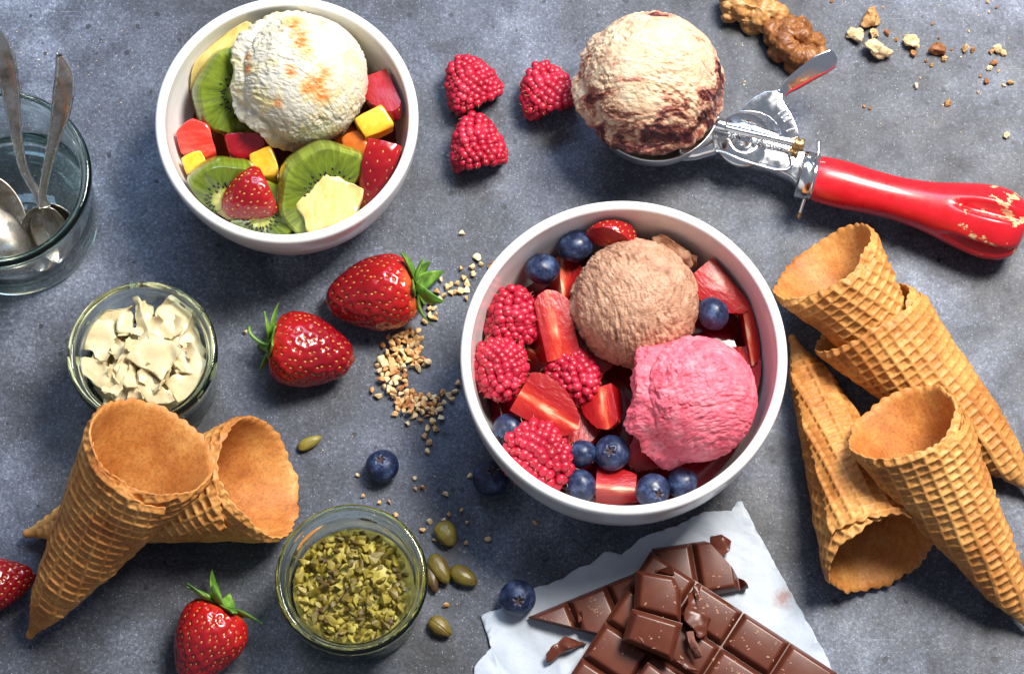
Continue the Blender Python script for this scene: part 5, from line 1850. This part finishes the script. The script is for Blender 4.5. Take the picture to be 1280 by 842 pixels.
lev = thing('x', None, None)
bpy.data.objects.remove(lev)
band_o = [(240, 285), (262, 258), (300, 228), (350, 200), (400, 196), (436, 196), (432, 232), (445, 262), (470, 300), (492, 345), (505, 385), (510, 412), (480, 420)]
band_i = [(430, 408), (420, 372), (400, 338), (372, 312), (335, 295), (295, 286)]
lever = plate('lever', band_o + band_i, 2.45, 0.12, MAT['steel'], 0.03, zs=[2.72 - (Y - 196) * 0.0021 + (X - 360) * 0.0007 for X, Y in band_o + band_i])
for k, (a, b) in enumerate((((412, 305), (448, 285)), ((438, 338), (478, 322)), ((450, 382), (492, 372)), ((426, 322), (464, 302)))):
    zt = 2.76 - (a[1] - 196) * 0.0021 + (a[0] - 360) * 0.0007
    P = np.array([w6(*a, zt), w6((a[0] + b[0]) / 2, (a[1] + b[1]) / 2 - 4, zt + 0.04), w6(*b, zt + 0.06)])
    P = curve_pts(P, 8)
    mk('gear_tooth', *sweep(P, [0.05] * 8, [0.05] * 8, UP, 8), MAT['dull_steel'], parent=lever)
# thumb paddle
P = curve_pts([w6(430, 210, 2.68), w6(455, 182, 2.78), w6(520, 135, 3.05), w6(600, 82, 3.35), w6(655, 52, 3.45), w6(680, 42, 3.45)], 40)
wd = np.interp(np.linspace(0, 1, 40), [0, 0.12, 0.3, 0.6, 0.85, 0.96, 1.0], [0.28, 0.26, 0.40, 0.52, 0.44, 0.24, 0.05])
fc = np.array([0.42, -0.62, 0.75])
mk('thumb_paddle', *sweep(P, wd, [0.075] * 40, fc, 20, 2.6), MAT['steel'], parent=lever)
# return rod over the gear with its sleeve and spring
P = np.linspace(w6(118, 352, 2.62), w6(500, 440, 2.62), 30)
rod = mk('spring_rod', *sweep(P, [0.16] * 30, [0.16] * 30, UP, 20), MAT['steel'], parent=SCO)
P = np.linspace(w6(116, 345, 2.62), w6(176, 360, 2.62), 6)
mk('rod_sleeve', *sweep(P, [0.27, 0.31, 0.31, 0.31, 0.31, 0.27], [0.27, 0.31, 0.31, 0.31, 0.31, 0.27], UP, 24), MAT['steel'], parent=rod)
P = np.linspace(w6(478, 436, 2.62), w6(530, 448, 2.6), 6)
mk('rod_nut', *sweep(P, [0.20, 0.30, 0.30, 0.22, 0.30, 0.26], [0.20, 0.30, 0.30, 0.22, 0.30, 0.26], UP, 24), MAT['brass'], parent=rod)
t1 = np.linspace(0, 1, 260)
p0, p1 = w6(185, 372, 2.40), w6(470, 442, 2.40)
axd = unit(p1 - p0)
s1 = unit(np.cross(axd, UP)); s2 = np.cross(s1, axd)
P = p0 + np.outer(t1, p1 - p0) + np.outer(np.cos(t1 * 2 * math.pi * 22) * 0.11, s1) + np.outer(np.sin(t1 * 2 * math.pi * 22) * 0.11, s2)
mk('spring', *sweep(P, [0.028] * 260, [0.028] * 260, unit((0.3, 0.2, 1)), 6), MAT['dull_steel'], parent=rod)
# handle
h0 = at(1010, 220, 1.95)
h1 = at(1282, 289, 1.62)
ha = unit(h1 - h0)
HL = np.linalg.norm(h1 - h0)
k_ = cmpx(1150, 250, 1.7)
zz = np.array([0, 0.015, 0.05, 0.10, 0.18, 0.30, 0.42, 0.55, 0.68, 0.78, 0.86, 0.93, 0.975, 1.0])
rp = np.array([20, 25.5, 28.5, 29.5, 29.5, 27.5, 27.5, 31.5, 39.5, 45, 46, 41, 29, 0])
ctrl = curve_pts(np.c_[rp * k_, zz * HL], 150)
V, F = lathe(np.vstack([[0, 0], ctrl]), 128)
# pressed slots in the grip end, one facing up
for a0 in (0.0, 1.25, 2.8, -1.9):
    ph = np.arctan2(V[:, 1], V[:, 0])
    d = (ph - (math.pi / 2 + a0) + math.pi) % (2 * math.pi) - math.pi
    e = (d * np.hypot(V[:, 0], V[:, 1]) / 0.30) ** 2 + ((V[:, 2] - HL * 0.815) / 1.35) ** 2
    k = 1 - 0.34 * np.exp(-e ** 2)
    V[:, :2] *= k[:, None]
Rh = frame(ha, UP)
handle = mk('handle', V, F, MAT['red'], parent=SCO, loc=h0 - SR, rot=Rh)
# collar plates and retaining wire at the handle root
for nm, s, rr, tk, sq in (('collar', -0.12, 1.02, 0.30, 1.0), ('collar_ring', 0.30, 0.98, 0.11, 1.0)):
    V, F = lathe([(0.3, -tk), (rr - 0.08, -tk), (rr, -tk + 0.08), (rr, tk - 0.08), (rr - 0.08, tk), (0.3, tk)], 56)
    mk(nm, V, F, MAT['steel'], parent=SCO, loc=h0 - SR + ha * s * 0.8, rot=Rh, sharp=50)
P = curve_pts([w6(598, 425, 3.0), w6(596, 480, 3.05), w6(580, 545, 2.85), w6(552, 630, 2.2), w6(525, 715, 1.6), w6(512, 755, 1.35)], 24)
wire = mk('retaining_wire', *sweep(P, [0.085] * 24, [0.085] * 24, UP, 10), MAT['steel'], parent=SCO)
P = curve_pts([w6(513, 752, 1.37), w6(508, 770, 1.27), w6(505, 780, 1.22)], 6)
mk('wire_tip', *sweep(P, [0.09, 0.09, 0.085, 0.08, 0.07, 0.04], [0.09, 0.09, 0.085, 0.08, 0.07, 0.04], UP, 10), MAT['brass'], parent=wire)
